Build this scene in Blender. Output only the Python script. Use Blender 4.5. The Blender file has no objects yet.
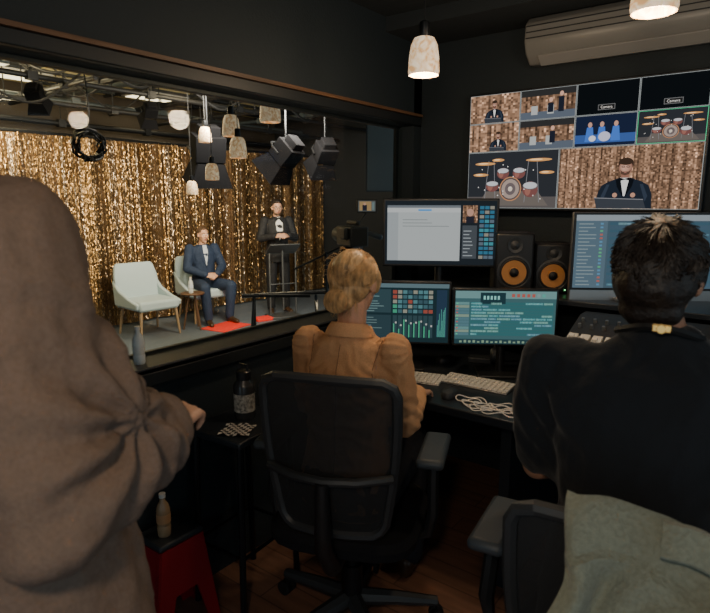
import bpy, math, random
from mathutils import Vector, Matrix, noise
from mathutils.bvhtree import BVHTree
random.seed(7)
R = math.radians
COL = bpy.context.scene.collection
V = Vector

# ------------------------------------------------------------------ camera
CAMZ, PITCH, YAW, F = 1.52, R(10.45), R(37), 575.0
camd = bpy.data.cameras.new('camera'); cam = bpy.data.objects.new('camera', camd); COL.objects.link(cam)
cam.location = (0, 0, CAMZ); cam.rotation_euler = (R(90) - PITCH, 0, YAW)
camd.sensor_width = 36; camd.lens = F / 710 * 36; camd.clip_start = 0.02
camd.dof.use_dof = True; camd.dof.focus_distance = 3.0; camd.dof.aperture_fstop = 5.0
bpy.context.scene.camera = cam
_fh = V((-math.sin(YAW), math.cos(YAW), 0)); _rt = V((math.cos(YAW), math.sin(YAW), 0)); _z = V((0, 0, 1))
_f3 = _fh * math.cos(PITCH) - _z * math.sin(PITCH); _u3 = _fh * math.sin(PITCH) + _z * math.cos(PITCH)
def ray(px, py): return _f3 + _rt * ((px - 355) / F) + _u3 * ((306.5 - py) / F)
def at_h(px, py, h): d = ray(px, py); return V((0, 0, CAMZ)) + d * ((h - CAMZ) / d.z)
def at_x(px, py, x): d = ray(px, py); return V((0, 0, CAMZ)) + d * (x / d.x)
def at_y(px, py, y): d = ray(px, py); return V((0, 0, CAMZ)) + d * (y / d.y)
def at_d(px, py, t): d = ray(px, py); return V((0, 0, CAMZ)) + d * t

# ------------------------------------------------------------------ materials
def lin(c): return tuple(c)
def M(name, col, rough=.6, metal=0, bump=0, bs=60, var=0, emit=None, es=0, stretch=(1, 1, 1), spec=.5, sheen=0, alpha=1, trans=0):
    m = bpy.data.materials.new(name); m.use_nodes = True; nt = m.node_tree; N = nt.nodes; L = nt.links
    b = N['Principled BSDF']; c = lin(col)
    b.inputs['Base Color'].default_value = (*c, 1); b.inputs['Roughness'].default_value = rough
    b.inputs['Metallic'].default_value = metal; b.inputs['Specular IOR Level'].default_value = spec
    b.inputs['Alpha'].default_value = alpha
    if trans: b.inputs['Transmission Weight'].default_value = trans
    if sheen: b.inputs['Sheen Weight'].default_value = sheen
    if emit is not None:
        b.inputs['Emission Color'].default_value = (*lin(emit), 1); b.inputs['Emission Strength'].default_value = es
    if bump or var:
        tc = N.new('ShaderNodeTexCoord'); mp = N.new('ShaderNodeMapping'); mp.inputs['Scale'].default_value = stretch
        nz = N.new('ShaderNodeTexNoise'); nz.inputs['Scale'].default_value = bs; nz.inputs['Detail'].default_value = 4
        L.new(tc.outputs['Object'], mp.inputs[0]); L.new(mp.outputs[0], nz.inputs['Vector'])
        if bump:
            bp = N.new('ShaderNodeBump'); bp.inputs['Strength'].default_value = bump; bp.inputs['Distance'].default_value = .01
            L.new(nz.outputs['Fac'], bp.inputs['Height']); L.new(bp.outputs[0], b.inputs['Normal'])
        if var:
            cr = N.new('ShaderNodeValToRGB'); cr.color_ramp.elements[0].position = .3; cr.color_ramp.elements[1].position = .7
            cr.color_ramp.elements[0].color = (*[max(0, x * (1 - var)) for x in c], 1)
            cr.color_ramp.elements[1].color = (*[min(1, x * (1 + var)) for x in c], 1)
            L.new(nz.outputs['Fac'], cr.inputs[0]); L.new(cr.outputs[0], b.inputs['Base Color'])
    return m
def emis_attr(name, strength):
    m = bpy.data.materials.new(name); m.use_nodes = True; nt = m.node_tree; nt.nodes.clear()
    o = nt.nodes.new('ShaderNodeOutputMaterial'); e = nt.nodes.new('ShaderNodeEmission'); a = nt.nodes.new('ShaderNodeAttribute')
    a.attribute_name = 'Col'; e.inputs[1].default_value = strength
    nt.links.new(a.outputs['Color'], e.inputs[0]); nt.links.new(e.outputs[0], o.inputs[0]); return m

mt = dict(
 wall=M('wall_black_paint', (.013, .020, .024), .75, bump=.15, bs=90),
 ceil=M('ceiling_dark', (.016, .021, .024), .85, bump=.1, bs=40),
 frame=M('window_frame_black', (.009, .012, .014), .5),
 wood=M('frame_wood_strip', (.12, .06, .03), .5, bump=.2, bs=30, var=.4, stretch=(1, .1, 1)),
 desk=M('desk_black', (.018, .023, .03), .35, bump=.05, bs=120),
 bplast=M('black_plastic', (.012, .013, .015), .42),
 bplast2=M('dark_grey_plastic', (.028, .032, .037), .5, bump=.05, bs=300),
 matte=M('matte_black_door', (.005, .005, .006), .9, spec=.1),
 reflp=M('reflection_panel_grey', (.10, .105, .105), .8), 
 bmetal=M('black_metal', (.015, .016, .018), .35, metal=.5),
 gmetal=M('grey_metal', (.09, .095, .10), .4, metal=.4),
 silver=M('silver_aluminium', (.42, .42, .42), .35, metal=.85),
 wplast=M('white_plastic', (.62, .6, .56), .4),
 keycap=M('keycap_white', (.8, .77, .7), .45),
 acw=M('air_conditioner_shell', (.19, .185, .17), .4), acl=M('air_conditioner_louver', (.26, .25, .23), .4),
 fabric=M('seat_fabric_black', (.012, .013, .016), .95, bump=.4, bs=400, spec=.2),
 foamarm=M('armrest_pad', (.045, .058, .072), .5, bump=.05, bs=200),
 skin=M('skin_light', (.58, .32, .21), .5, bump=.05, bs=200, var=.08),
 skin2=M('skin_tan', (.42, .22, .14), .5, bump=.05, bs=200, var=.08),
 lip=M('lips', (.38, .13, .1), .45), eyew=M('eye_white', (.7, .68, .65), .2), iris=M('iris', (.03, .02, .012), .2),
 blond=M('hair_blond', (.52, .33, .16), .42, bump=.6, bs=90, var=.5, stretch=(1, .3, .3)),
 dark=M('hair_dark', (.018, .012, .009), .5, bump=.3, bs=120, var=.5),
 brown=M('hair_brown', (.08, .045, .025), .5, bump=.5, bs=120, var=.4),
 blazer=M('blazer_peach', (.70, .40, .22), .97, bump=.6, bs=380, var=.12, spec=.08),
 seam=M('blazer_seam', (.30, .16, .09), .95, spec=.1),
 hoodie=M('jacket_taupe', (.185, .135, .108), .95, bump=.22, bs=160, var=.10, spec=.12),
 rib=M('ribbed_cuff', (.14, .105, .085), .95, bump=.6, bs=200, stretch=(1, 1, .1)),
 tee=M('tee_black', (.018, .021, .026), .95, bump=.2, bs=60, sheen=.15, spec=.12),
 pants=M('trousers_dark', (.015, .016, .022), .9, bump=.2, bs=40),
 navy=M('suit_navy', (.015, .03, .07), .8, bump=.2, bs=30, var=.1),
 black=M('suit_black', (.008, .008, .01), .75, bump=.2, bs=30),
 shirt=M('shirt_white', (.75, .74, .72), .8), lblue=M('shirt_pale', (.55, .6, .68), .8),
 shoe=M('shoe_leather', (.05, .025, .012), .35), trainer=M('shoe_dark', (.03, .03, .035), .6),
 jacket=M('draped_jacket_sage', (.24, .265, .215), .95, bump=.5, bs=120, var=.12, sheen=.2, spec=.15),
 sfloor=M('studio_floor_bluegrey', (.12, .15, .19), .5, bump=.05, bs=20, var=.1),
 swall=M('studio_wall', (.07, .055, .04), .85, bump=.1, bs=30),
 sblack=M('studio_black_drape', (.016, .018, .020), .9, bump=.5, bs=6, stretch=(6, 6, .2)),
 sceil=M('studio_ceiling_tile', (.82, .66, .34), .9, bump=.1, bs=15, var=.3),
 pipe=M('pipe_grey', (.09, .11, .12), .4, metal=.5),
 pipeb=M('pipe_black', (.012, .013, .015), .5, metal=.3),
 upholst=M('armchair_pale_blue_grey', (.46, .57, .62), .85, bump=.15, bs=80),
 lightwood=M('leg_pale_wood', (.36, .25, .15), .5), dwood=M('table_brown_wood', (.12, .065, .035), .5),
 red=M('red_plastic', (.28, .008, .014), .45), redmat=M('red_mat', (.85, .03, .015), .8, bump=.2, bs=80),
 brass=M('brass', (.9, .6, .2), .25, metal=1, emit=(1, .6, .2), es=.25),  # glint of the clasp put in as slight emission
 cone=M('speaker_cone', (.50, .22, .06), .4, metal=.2), rubber=M('rubber', (.008, .008, .009), .6),
 cable=M('cable_white', (.75, .72, .68), .5), cableb=M('cable_black', (.01, .01, .01), .5),
 paper=M('paper', (.6, .57, .5), .8),
 bulb=M('bulb', (1, .9, .7), .3, emit=(1, .8, .5), es=14),
 bulb_refl=M('bulb_reflection', (1, .9, .7), .3, emit=(1, .8, .5), es=2),
 tubel=M('ceiling_light_diffuser', (1, .9, .7), .5, emit=(1, .82, .5), es=3.6),
 bottle=M('bottle_plastic_clear', (.8, .84, .84), .15, trans=.35), label=M('bottle_label', (.42, .22, .10), .6),
 amber=M('bottle_drink_amber', (.62, .42, .24), .15, trans=.5),
 tumbler=M('tumbler_black', (.055, .058, .062), .25, metal=.4), tlabel=M('tumbler_print', (.28, .27, .24), .6, var=.8, bs=90),
 led=M('led_green', (.1, .8, .2), .4, emit=(.2, 1, .3), es=2),
)
def swirl(name, st):
    m = M(name, (.6, .48, .36), .3); nt = m.node_tree; N = nt.nodes; L = nt.links; b = N['Principled BSDF']
    tc = N.new('ShaderNodeTexCoord'); nz = N.new('ShaderNodeTexNoise'); nz.inputs['Scale'].default_value = 20; nz.inputs['Detail'].default_value = 2; nz.inputs['Distortion'].default_value = 3.0
    cr = N.new('ShaderNodeValToRGB'); cr.color_ramp.elements[0].position = .35; cr.color_ramp.elements[1].position = .62
    cr.color_ramp.elements[0].color = (.72, .40, .17, 1); cr.color_ramp.elements[1].color = (1, .80, .55, 1)
    L.new(tc.outputs['Object'], nz.inputs[0]); L.new(nz.outputs['Fac'], cr.inputs[0]); L.new(cr.outputs[0], b.inputs['Emission Color']); L.new(cr.outputs[0], b.inputs['Base Color'])
    b.inputs['Emission Strength'].default_value = st; return m
mt['shade'] = swirl('swirled_glass_shade', .85); mt['shade_refl'] = swirl('swirled_shade_reflection', .25)
SCR = emis_attr('screen_emission', 1.0); TVM = emis_attr('tv_screen_emission', 1.5)
def weave():
    m = M('chair_mesh_weave', (.016, .018, .021), .85); nt = m.node_tree; N = nt.nodes; L = nt.links
    tc = N.new('ShaderNodeTexCoord'); w = N.new('ShaderNodeTexChecker'); w.inputs['Scale'].default_value = 420
    mr = N.new('ShaderNodeMapRange'); mr.inputs['To Min'].default_value = .76; mr.inputs['To Max'].default_value = 1
    L.new(tc.outputs['Object'], w.inputs[0]); L.new(w.outputs['Fac'], mr.inputs[0]); L.new(mr.outputs[0], N['Principled BSDF'].inputs['Alpha']); return m
mt['weave'] = weave()
def glassm():
    m = bpy.data.materials.new('window_glass'); m.use_nodes = True; nt = m.node_tree; nt.nodes.clear()
    o = nt.nodes.new('ShaderNodeOutputMaterial'); t = nt.nodes.new('ShaderNodeBsdfTransparent'); g = nt.nodes.new('ShaderNodeBsdfGlossy'); x = nt.nodes.new('ShaderNodeMixShader')
    t.inputs[0].default_value = (.93, .95, .94, 1); g.inputs['Roughness'].default_value = .01; g.inputs[0].default_value = (1, 1, 1, 1); x.inputs[0].default_value = .008
    nt.links.new(t.outputs[0], x.inputs[1]); nt.links.new(g.outputs[0], x.inputs[2]); nt.links.new(x.outputs[0], o.inputs[0]); return m
mt['glass'] = glassm()
def floorm():
    m = M('floor_wood', (.05, .025, .015), .5); nt = m.node_tree; N = nt.nodes; L = nt.links; b = N['Principled BSDF']
    tc = N.new('ShaderNodeTexCoord'); br = N.new('ShaderNodeTexBrick'); br.inputs['Scale'].default_value = 1.6
    br.inputs['Color1'].default_value = (.34, .175, .115, 1); br.inputs['Color2'].default_value = (.29, .148, .098, 1); br.inputs['Mortar'].default_value = (.16, .085, .06, 1)
    br.inputs['Mortar Size'].default_value = .005; br.inputs['Brick Width'].default_value = 1.2; br.inputs['Row Height'].default_value = .2
    nz = N.new('ShaderNodeTexNoise'); nz.inputs['Scale'].default_value = 30; mx = N.new('ShaderNodeMixRGB'); mx.blend_type = 'MULTIPLY'; mx.inputs[0].default_value = .6
    mp = N.new('ShaderNodeMapping'); mp.inputs['Scale'].default_value = (.15, 1, 1)
    L.new(tc.outputs['Object'], br.inputs[0]); L.new(tc.outputs['Object'], mp.inputs[0]); L.new(mp.outputs[0], nz.inputs[0])
    L.new(br.outputs['Color'], mx.inputs[1]); L.new(nz.outputs['Fac'], mx.inputs[2]); L.new(mx.outputs[0], b.inputs['Base Color']); return m
mt['floor'] = floorm()
def goldm():
    m = M('gold_tinsel', (.8, .46, .15), .34, metal=1); nt = m.node_tree; N = nt.nodes; L = nt.links; b = N['Principled BSDF']
    a = N.new('ShaderNodeAttribute'); a.attribute_name = 'Col'; L.new(a.outputs['Color'], b.inputs['Base Color']); return m
mt['gold'] = goldm()
mt['goldback'] = M('gold_backing', (.20, .11, .04), .6, metal=.3, bump=.8, bs=60, var=.5)

# ------------------------------------------------------------------ mesh builder
class MB:
    def __init__(s): s.v = []; s.f = []; s.mi = []; s.c = []; s.X = Matrix.Identity(4); s.m = 0; s.col = (1, 1, 1)
    def add(s, vs, fs):
        n = len(s.v); s.v += [s.X @ V(p) for p in vs]
        for f in fs: s.f.append(tuple(n + i for i in f)); s.mi.append(s.m); s.c.append(s.col)
        return s
    def box(s, c, d, rot=None, taper=1):
        x, y, z = [k / 2 for k in d]; vs = []
        for sz in (-1, 1):
            t = 1 if sz < 0 else taper
            for sx, sy in ((-1, -1), (1, -1), (1, 1), (-1, 1)): vs.append(V((sx * x * t, sy * y * t, sz * z)))
        if rot is not None:
            rm = rot if isinstance(rot, Matrix) else Matrix.Rotation(rot, 3, 'Z'); vs = [rm @ v for v in vs]
        vs = [v + V(c) for v in vs]
        return s.add(vs, [(3, 2, 1, 0), (4, 5, 6, 7), (0, 1, 5, 4), (1, 2, 6, 5), (2, 3, 7, 6), (3, 0, 4, 7)])
    def quad(s, a, b, c, d): return s.add([a, b, c, d], [(0, 1, 2, 3)])
    def rings(s, rs, close=True):
        n = len(rs[0]); vs = [p for r in rs for p in r]; fs = []
        for i in range(len(rs) - 1):
            for j in range(n):
                k = (j + 1) % n; fs.append((i * n + j, i * n + k, (i + 1) * n + k, (i + 1) * n + j))
        if close: fs.append(tuple(reversed(range(n)))); fs.append(tuple((len(rs) - 1) * n + j for j in range(n)))
        return s.add(vs, fs)
    def tube(s, pts, r, seg=8, closed=False):
        pts = [V(p) for p in pts]; n = len(pts); rs = []
        if not isinstance(r, (list, tuple)): r = [r] * n
        up = None
        for i, p in enumerate(pts):
            a = pts[i - 1] if (i > 0 or closed) else p; b = pts[(i + 1) % n] if (i < n - 1 or closed) else p
            t = (b - a).normalized()
            if up is None: up = t.orthogonal().normalized()
            up = (up - t * up.dot(t)); up = up.normalized() if up.length > 1e-5 else t.orthogonal().normalized()
            w = t.cross(up)
            rs.append([p + (up * math.cos(2 * math.pi * k / seg) + w * math.sin(2 * math.pi * k / seg)) * r[i] for k in range(seg)])
        if closed: rs.append(rs[0]); return s.rings(rs, False)
        return s.rings(rs)
    def cap(s, a, b, ra, rb, seg=12):
        a, b = V(a), V(b); t = (b - a); t = t.normalized() if t.length > 1e-6 else V((0, 0, 1))
        pts, rr = [], []
        for k in range(1, 5): an = math.pi / 2 * k / 4; pts.append(a - t * ra * math.cos(an)); rr.append(max(ra * math.sin(an), 1e-4))
        for k in range(0, 4): an = math.pi / 2 * k / 4; pts.append(b + t * rb * math.sin(an)); rr.append(max(rb * math.cos(an), 1e-4))
        return s.tube(pts, rr, seg)
    def ell(s, c, r, rot=None, seg=16, rg=10):
        rs = []
        for i in range(rg + 1):
            ph = -math.pi / 2 + math.pi * i / rg; cz = math.sin(ph); cr = max(math.cos(ph), .01); ring = []
            for j in range(seg):
                p = V((cr * math.cos(2 * math.pi * j / seg) * r[0], cr * math.sin(2 * math.pi * j / seg) * r[1], cz * r[2]))
                if rot is not None: p = rot @ p
                ring.append(p + V(c))
            rs.append(ring)
        return s.rings(rs)
    def loft(s, rs, sd=V((1, 0, 0)), fd=V((0, 1, 0)), n=20, e=2.4):
        out = []
        for c, a, b in rs:
            ring = []
            for j in range(n):
                t = 2 * math.pi * j / n; co, si = math.cos(t), math.sin(t)
                ring.append(V(c) + sd * (a * math.copysign(abs(co) ** (2 / e), co)) + fd * (b * math.copysign(abs(si) ** (2 / e), si)))
            out.append(ring)
        return s.rings(out)
    def lathe(s, prof, c=(0, 0, 0), seg=24, rot=None, close=True):
        rs = []
        for r, z in prof:
            ring = []
            for j in range(seg):
                p = V((r * math.cos(2 * math.pi * j / seg), r * math.sin(2 * math.pi * j / seg), z))
                if rot is not None: p = rot @ p
                ring.append(p + V(c))
            rs.append(ring)
        return s.rings(rs, close)
    def prism(s, poly, axis, a0, a1):
        def P(u, v, w): return {'x': (w, u, v), 'y': (u, w, v), 'z': (u, v, w)}[axis]
        return s.rings([[V(P(u, v, a0)) for u, v in poly], [V(P(u, v, a1)) for u, v in poly]])
    def mesh(s, name, mats, smooth=True, color=False):
        me = bpy.data.meshes.new(name); me.from_pydata([tuple(v) for v in s.v], [], s.f)
        for m in (mats if isinstance(mats, (list, tuple)) else [mats]): me.materials.append(m)
        me.polygons.foreach_set('material_index', s.mi)
        if color:
            at = me.color_attributes.new('Col', 'FLOAT_COLOR', 'CORNER'); arr = []
            for p, c in zip(me.polygons, s.c): arr += [c[0], c[1], c[2], 1] * p.loop_total
            at.data.foreach_set('color', arr)
        if smooth:
            me.polygons.foreach_set('use_smooth', [True] * len(me.polygons))
            me.set_sharp_from_angle(angle=R(38))
        me.update(); return me
    def build(s, name, mats, parent=None, bevel=0, smooth=True, color=False, sub=0):
        me = s.mesh(name, mats, smooth, color); o = bpy.data.objects.new(name, me); COL.objects.link(o)
        if parent: o.parent = parent
        if bevel:
            b = o.modifiers.new('bevel', 'BEVEL'); b.width = bevel; b.segments = 2; b.limit_method = 'ANGLE'
        if sub: m = o.modifiers.new('sub', 'SUBSURF'); m.levels = sub; m.render_levels = sub
        return o
def thing(name, label, cat, loc=(0, 0, 0), rz=0, group=None):
    o = bpy.data.objects.new(name, None); COL.objects.link(o); o.location = loc; o.rotation_euler = (0, 0, rz)
    o.empty_display_size = .1; o['label'] = label; o['category'] = cat
    if group: o['group'] = group
    return o
def tag(o, label, cat, group=None):
    o['label'] = label; o['category'] = cat
    if group: o['group'] = group
    return o
def struct(name, mb, m, parent=None, **k):
    o = mb.build(name, m, parent, **k)
    if not parent: o['kind'] = 'structure'
    return o
def blob(name, mb, mats, parent, voxel=.008, it=6, disp=None, post=None, fac=.5):
    me = mb.mesh(name, mats, False); o = bpy.data.objects.new(name, me); COL.objects.link(o)
    r = o.modifiers.new('r', 'REMESH'); r.mode = 'VOXEL'; r.voxel_size = voxel
    if it: sm = o.modifiers.new('s', 'SMOOTH'); sm.iterations = it; sm.factor = fac
    bpy.context.view_layer.update(); dg = bpy.context.evaluated_depsgraph_get()
    m2 = bpy.data.meshes.new_from_object(o.evaluated_get(dg)); o.modifiers.clear(); o.data = m2; m2.name = name
    bpy.data.meshes.remove(me)
    if disp:
        nr = [v.normal.copy() for v in m2.vertices]
        for v, nn in zip(m2.vertices, nr): v.co = v.co + nn * disp(v.co)
    m2.polygons.foreach_set('use_smooth', [True] * len(m2.polygons))
    if post: post(m2)
    m2.update(); o.parent = parent; return o
def rotto(d, up=V((0, 0, 1))):
    d = V(d).normalized(); x = d.cross(up).normalized(); z = x.cross(d); return Matrix((x, d, z)).transposed()

# ------------------------------------------------------------------ rooms
WX = -1.75; BY = 2.95; CH = 2.43; SF = -.2; SCH = 3.1; WO = -1.87
m = MB(); m.box((.3, .5, -.04), (4.5, 5.2, .08)); struct('floor', m, mt['floor'])
m = MB(); m.box((.3, .5, CH + .04), (4.1, 5.0, .08)); struct('ceiling', m, mt['ceil'])
m = MB(); m.box((.3, BY + .06, 1.2), (4.1, .12, 2.6)); struct('wall_back', m, mt['wall'])
m = MB(); WS, WT, WE = .95, 1.93, 2.87
cx = (WX + WO) / 2; tx = WX - WO
m.box((cx, .4, (WS - .2) / 2), (tx, 5.6, WS + .2)); m.box((cx, .4, (WT + 3.2) / 2), (tx, 5.6, 3.2 - WT))
m.box((cx, (WE + 3.4) / 2, 1.5), (tx, 3.4 - WE, 3.0)); m.box((cx, -1.2, 1.5), (tx, 2.0, 3.0)); struct('wall_left', m, mt['wall'])
m = MB(); m.box((WX + .015, 1.25, WT + .022), (.03, 3.3, .044)); m.box((WX + .015, 1.25, WS - .04), (.05, 3.3, .05))
struct('trim_1', m, mt['frame'], bevel=.004)
m = MB(); m.box((WX - .03, 1.25, WS + .004), (.16, 3.2, .01)); struct('trim_2', m, mt['bplast2'], bevel=.003)
m = MB(); m.box((WX + .02, 1.25, WT + .052), (.04, 3.3, .014)); m.box((WO + .012, 1.25, WT - .006), (.02, 3.2, .012)); struct('trim_3', m, mt['wood'])
m = MB(); m.box((WO + .01, 1.25, WS + .01), (.02, 3.2, .02)); m.box((WO + .01, WE - .012, 1.44), (.02, .024, .98)); m.box((WO + .03, 1.25, WT - .006), (.02, 3.2, .012)); struct('window_1', m, mt['frame'])
wf = bpy.data.objects['window_1']
m = MB(); m.box((WO + .045, 1.25, (WS + WT) / 2), (.006, 3.23, WT - WS)); m.build('glass_pane', mt['glass'], wf, smooth=False)
m = MB(); m.box((.3, 2.76, CH - .035), (4.1, .36, .07)); struct('trim_5', m, mt['ceil'])
# studio
m = MB(); m.box((-5.3, 4, SF - .05), (6.7, 9.6, .1)); struct('floor_studio', m, mt['sfloor'])
m = MB(); m.box((-5.3, 4, SCH + .05), (6.7, 9.6, .1)); struct('ceiling_studio', m, mt['sceil'])
m = MB(); m.box((-8.65, 4, 1.45), (.1, 9.6, 3.3)); struct('wall_studio_far', m, mt['swall'])
m = MB(); m.box((-5.3, 8.75, 1.45), (6.7, .1, 3.3)); struct('wall_studio_right', m, mt['sblack'])
m = MB(); m.box((-5.3, -.75, 1.45), (6.7, .1, 3.3)); struct('wall_studio_left', m, mt['sblack'])
m = MB()
for i in range(12): m.box((-5.3, -.4 + i * .78, SCH - .01), (6.6, .05, .05))
for i in range(9): m.box((-8.3 + i * .75, 4, SCH - .01), (.05, 9.4, .05))
struct('trim_6', m, mt['bplast2'])
m = MB()
for i in range(0, 11):
    for j in range(8):
        if random.random() < (.16 if i < 6 else .6): m.box((-7.925 + j * .75, -.01 + i * .78, SCH - .012), (.68, .7, .012))
struct('trim_7', m, mt['sblack'])

# ------------------------------------------------------------------ gold curtain
CX = -7.3
cur = thing('tinsel_curtain', 'floor length shimmering gold tinsel curtain behind the stage chairs', 'curtain', (CX, 5, SF))
def fold(y): return .028 * math.sin(y * 9.5) + .022 * math.sin(y * 23 + 1) + .02 * math.sin(y * 4.1)
m = MB(); ny = 260; top = 2.5
for i in range(ny + 1):
    y = -3.8 + 7.4 * i / ny; m.v += [V((fold(y) - .03, y, .02)), V((fold(y) * .8 - .03, y, top))]
for i in range(ny): m.f.append((2 * i, 2 * i + 2, 2 * i + 3, 2 * i + 1)); m.mi.append(0); m.c.append((1, 1, 1))
m.build('backing_cloth', mt['goldback'], cur)
m = MB(); y = -3.8; cb = .5
while y < 3.6:
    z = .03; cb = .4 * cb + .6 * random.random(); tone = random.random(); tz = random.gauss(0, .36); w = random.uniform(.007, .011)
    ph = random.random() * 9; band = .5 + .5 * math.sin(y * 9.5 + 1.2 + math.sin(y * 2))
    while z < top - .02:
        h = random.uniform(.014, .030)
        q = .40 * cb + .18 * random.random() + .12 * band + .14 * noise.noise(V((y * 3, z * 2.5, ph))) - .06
        if random.random() < .11: q += .7  # sparkle put into the colour of random strips
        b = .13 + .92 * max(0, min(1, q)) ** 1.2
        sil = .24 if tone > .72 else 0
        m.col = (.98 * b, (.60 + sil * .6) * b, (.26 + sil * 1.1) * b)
        rm = Matrix.Rotation(tz + random.gauss(0, .2), 3, 'Z') @ Matrix.Rotation(random.gauss(-.12, .25), 3, 'Y')
        c = V((fold(y) + random.uniform(0, .02), y + random.uniform(-.003, .003), z + h / 2))
        m.add([c + rm @ V((0, -w / 2, -h / 2)), c + rm @ V((0, w / 2, -h / 2)), c + rm @ V((0, w / 2, h / 2)), c + rm @ V((0, -w / 2, h / 2))], [(0, 1, 2, 3)])
        z += h * .97
    y += .0112
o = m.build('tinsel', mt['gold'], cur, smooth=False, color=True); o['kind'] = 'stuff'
m = MB(); m.tube([(0, -3.9, top + .02), (0, 3.7, top + .02)], .018); m.build('curtain_rail', mt['bmetal'], cur)

# ------------------------------------------------------------------ studio pipes and lamps
pipes = [((-3.0, -.3, 2.55), (-3.0, 8.5, 2.55), .024, 'pipe', 'grey lighting pipe nearest the window, running along it'),
         ((-4.4, -.3, 2.62), (-4.4, 8.5, 2.62), .03, 'pipeb', 'black lighting pipe carrying the black stage lamps'),
         ((-6.0, -.3, 2.7), (-6.0, 8.5, 2.7), .028, 'pipeb', 'black lengthwise pipe between the truss and the gold curtain'),
         ((-8.4, 2.6, 2.86), (-2.1, 2.6, 2.86), .045, 'pipe', 'thick grey cross pipe at far left under the studio ceiling'),
         ((-8.4, 3.6, 2.78), (-2.1, 3.6, 2.78), .03, 'pipeb', 'black cross pipe above the empty lounge chair'),
         ((-8.4, 5.0, 2.8), (-2.1, 5.0, 2.8), .035, 'pipeb', 'middle black cross pipe above the seated man'),
         ((-8.4, 6.9, 2.8), (-2.1, 6.9, 2.8), .03, 'pipe', 'grey cross pipe under studio ceiling, above the host'),
         ((-8.4, 4.3, 2.96), (-2.1, 4.3, 2.96), .05, 'pipe', 'thickest grey pipe close under the studio ceiling'),
         ((-8.4, 3.1, 2.66), (-5.4, 3.1, 2.66), .022, 'pipeb', 'short low black cross pipe at far left above the curtain'),
         ((-8.4, 5.7, 2.7), (-5.4, 5.7, 2.7), .025, 'pipeb', 'short low black cross pipe between seated man and host'),
         ((-6.8, -.3, 2.6), (-6.8, 8.5, 2.6), .03, 'pipeb', 'black lengthwise pipe just in front of the curtain top'),
         ((-7.7, -.3, 2.78), (-7.7, 8.5, 2.78), .04, 'pipe', 'grey lengthwise pipe behind the curtain top'),
         ((-8.1, -.3, 2.55), (-8.1, 8.5, 2.55), .035, 'pipeb', 'low black lengthwise pipe near the far studio wall')]
for a, b, r, mm, lb in pipes:
    m = MB(); a, b = V(a), V(b); m.tube([a, b], r, 10)
    d = (b - a)
    for t in (.2, .35, .5, .65, .8):
        p = a + d * t; m.tube([p, (p.x, p.y, SCH)], .008, 6)
        m.box(p, (r * 2.8, r * 2.8, r * 2.8))
    tag(m.build('lighting_pipe', mt[mm]), lb, 'pipe', 'pipes under the studio ceiling')
t = thing('lighting_truss', 'black ladder truss with zigzag braces under the studio ceiling', 'truss', (-5.2, 4.1, 2.75))
for z in (.16, -.08): m = MB(); m.tube([(0, -4.4, z), (0, 4.4, z)], .024); m.build('chord', mt['pipeb'], t)
m = MB(); pts = [(0, -4.4 + .2 * k, .16 if k % 2 else -.08) for k in range(45)]; m.tube(pts, .012, 6); m.build('brace', mt['pipeb'], t)
for y in (-3, 0, 3): m = MB(); m.tube([(0, y, .16), (0, y, SCH - 2.75)], .01, 6); m.build('hanger', mt['pipeb'], t)
def studio_light(label, p, aim, s=1.0, top=2.62):
    t = thing('studio_lamp', label, 'stage light', p, 0, 'black stage lamps with barn doors')
    rm = rotto(aim)
    m = MB(); m.tube([(0, 0, .16 * s), (0, 0, top - p[2])], .012, 8); m.box((0, 0, top - p[2]), (.07, .07, .09)); m.build('clamp', mt['bmetal'], t, bevel=.004)
    m = MB(); m.X = rm.to_4x4(); m.tube([(-.14 * s, 0, 0), (-.14 * s, 0, .1 * s), (-.1 * s, 0, .16 * s), (.1 * s, 0, .16 * s), (.14 * s, 0, .1 * s), (.14 * s, 0, 0)], .011, 6); m.build('yoke', mt['bmetal'], t)
    m = MB(); m.X = rm.to_4x4(); m.box((0, -.02, 0), (.24 * s, .2 * s, .22 * s)); m.box((0, -.15 * s, 0), (.16 * s, .08 * s, .15 * s))
    for k in range(5): m.box((0, -.1 * s + k * .035 * s, .114 * s), (.2 * s, .012, .012))
    m.build('lamp_body', mt['matte'], t, bevel=.012)
    for k in range(4):
        m = MB(); m.X = (rm @ Matrix.Rotation(k * math.pi / 2, 3, 'Y')).to_4x4()
        m.add([(-.11 * s, .09 * s, .11 * s), (.11 * s, .09 * s, .11 * s), (.17 * s, .27 * s, .17 * s), (-.17 * s, .27 * s, .17 * s),
               (-.11 * s, .09 * s, .105 * s), (.11 * s, .09 * s, .105 * s), (.17 * s, .27 * s, .164 * s), (-.17 * s, .27 * s, .164 * s)],
              [(0, 1, 2, 3), (7, 6, 5, 4), (0, 4, 5, 1), (1, 5, 6, 2), (2, 6, 7, 3), (3, 7, 4, 0)])
        m.build('barn_door', mt['matte'], t)
    return t
studio_light('large black stage lamp hanging in front of the seated man, doors open downward', at_x(208, 150, -4.4), (-.25, .12, -.95), 1.15)
studio_light('black stage lamp hanging above the host, tilted to the left', at_x(286, 154, -4.4), (-.72, -.1, -.68), 1.05)
studio_light('black stage lamp at the right end, near the window corner', at_x(325, 154, -4.4), (-.6, .3, -.75), .95)
studio_light('small black stage lamp far left, above the empty armchair', at_x(150, 112, -6.0), (-.6, .2, -.6), .6, 2.7)
studio_light('small black stage lamp at the upper left edge of the window', at_x(35, 95, -6.0), (-.5, .5, -.7), .6, 2.7)
p = at_d(381, 158, 5.2); t = thing('reflection_panel', 'dim grey panel standing in for a reflection at the right end of the window', 'reflection_panel', p, R(52))  # panel added in place of the television's reflection in the glass
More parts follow.
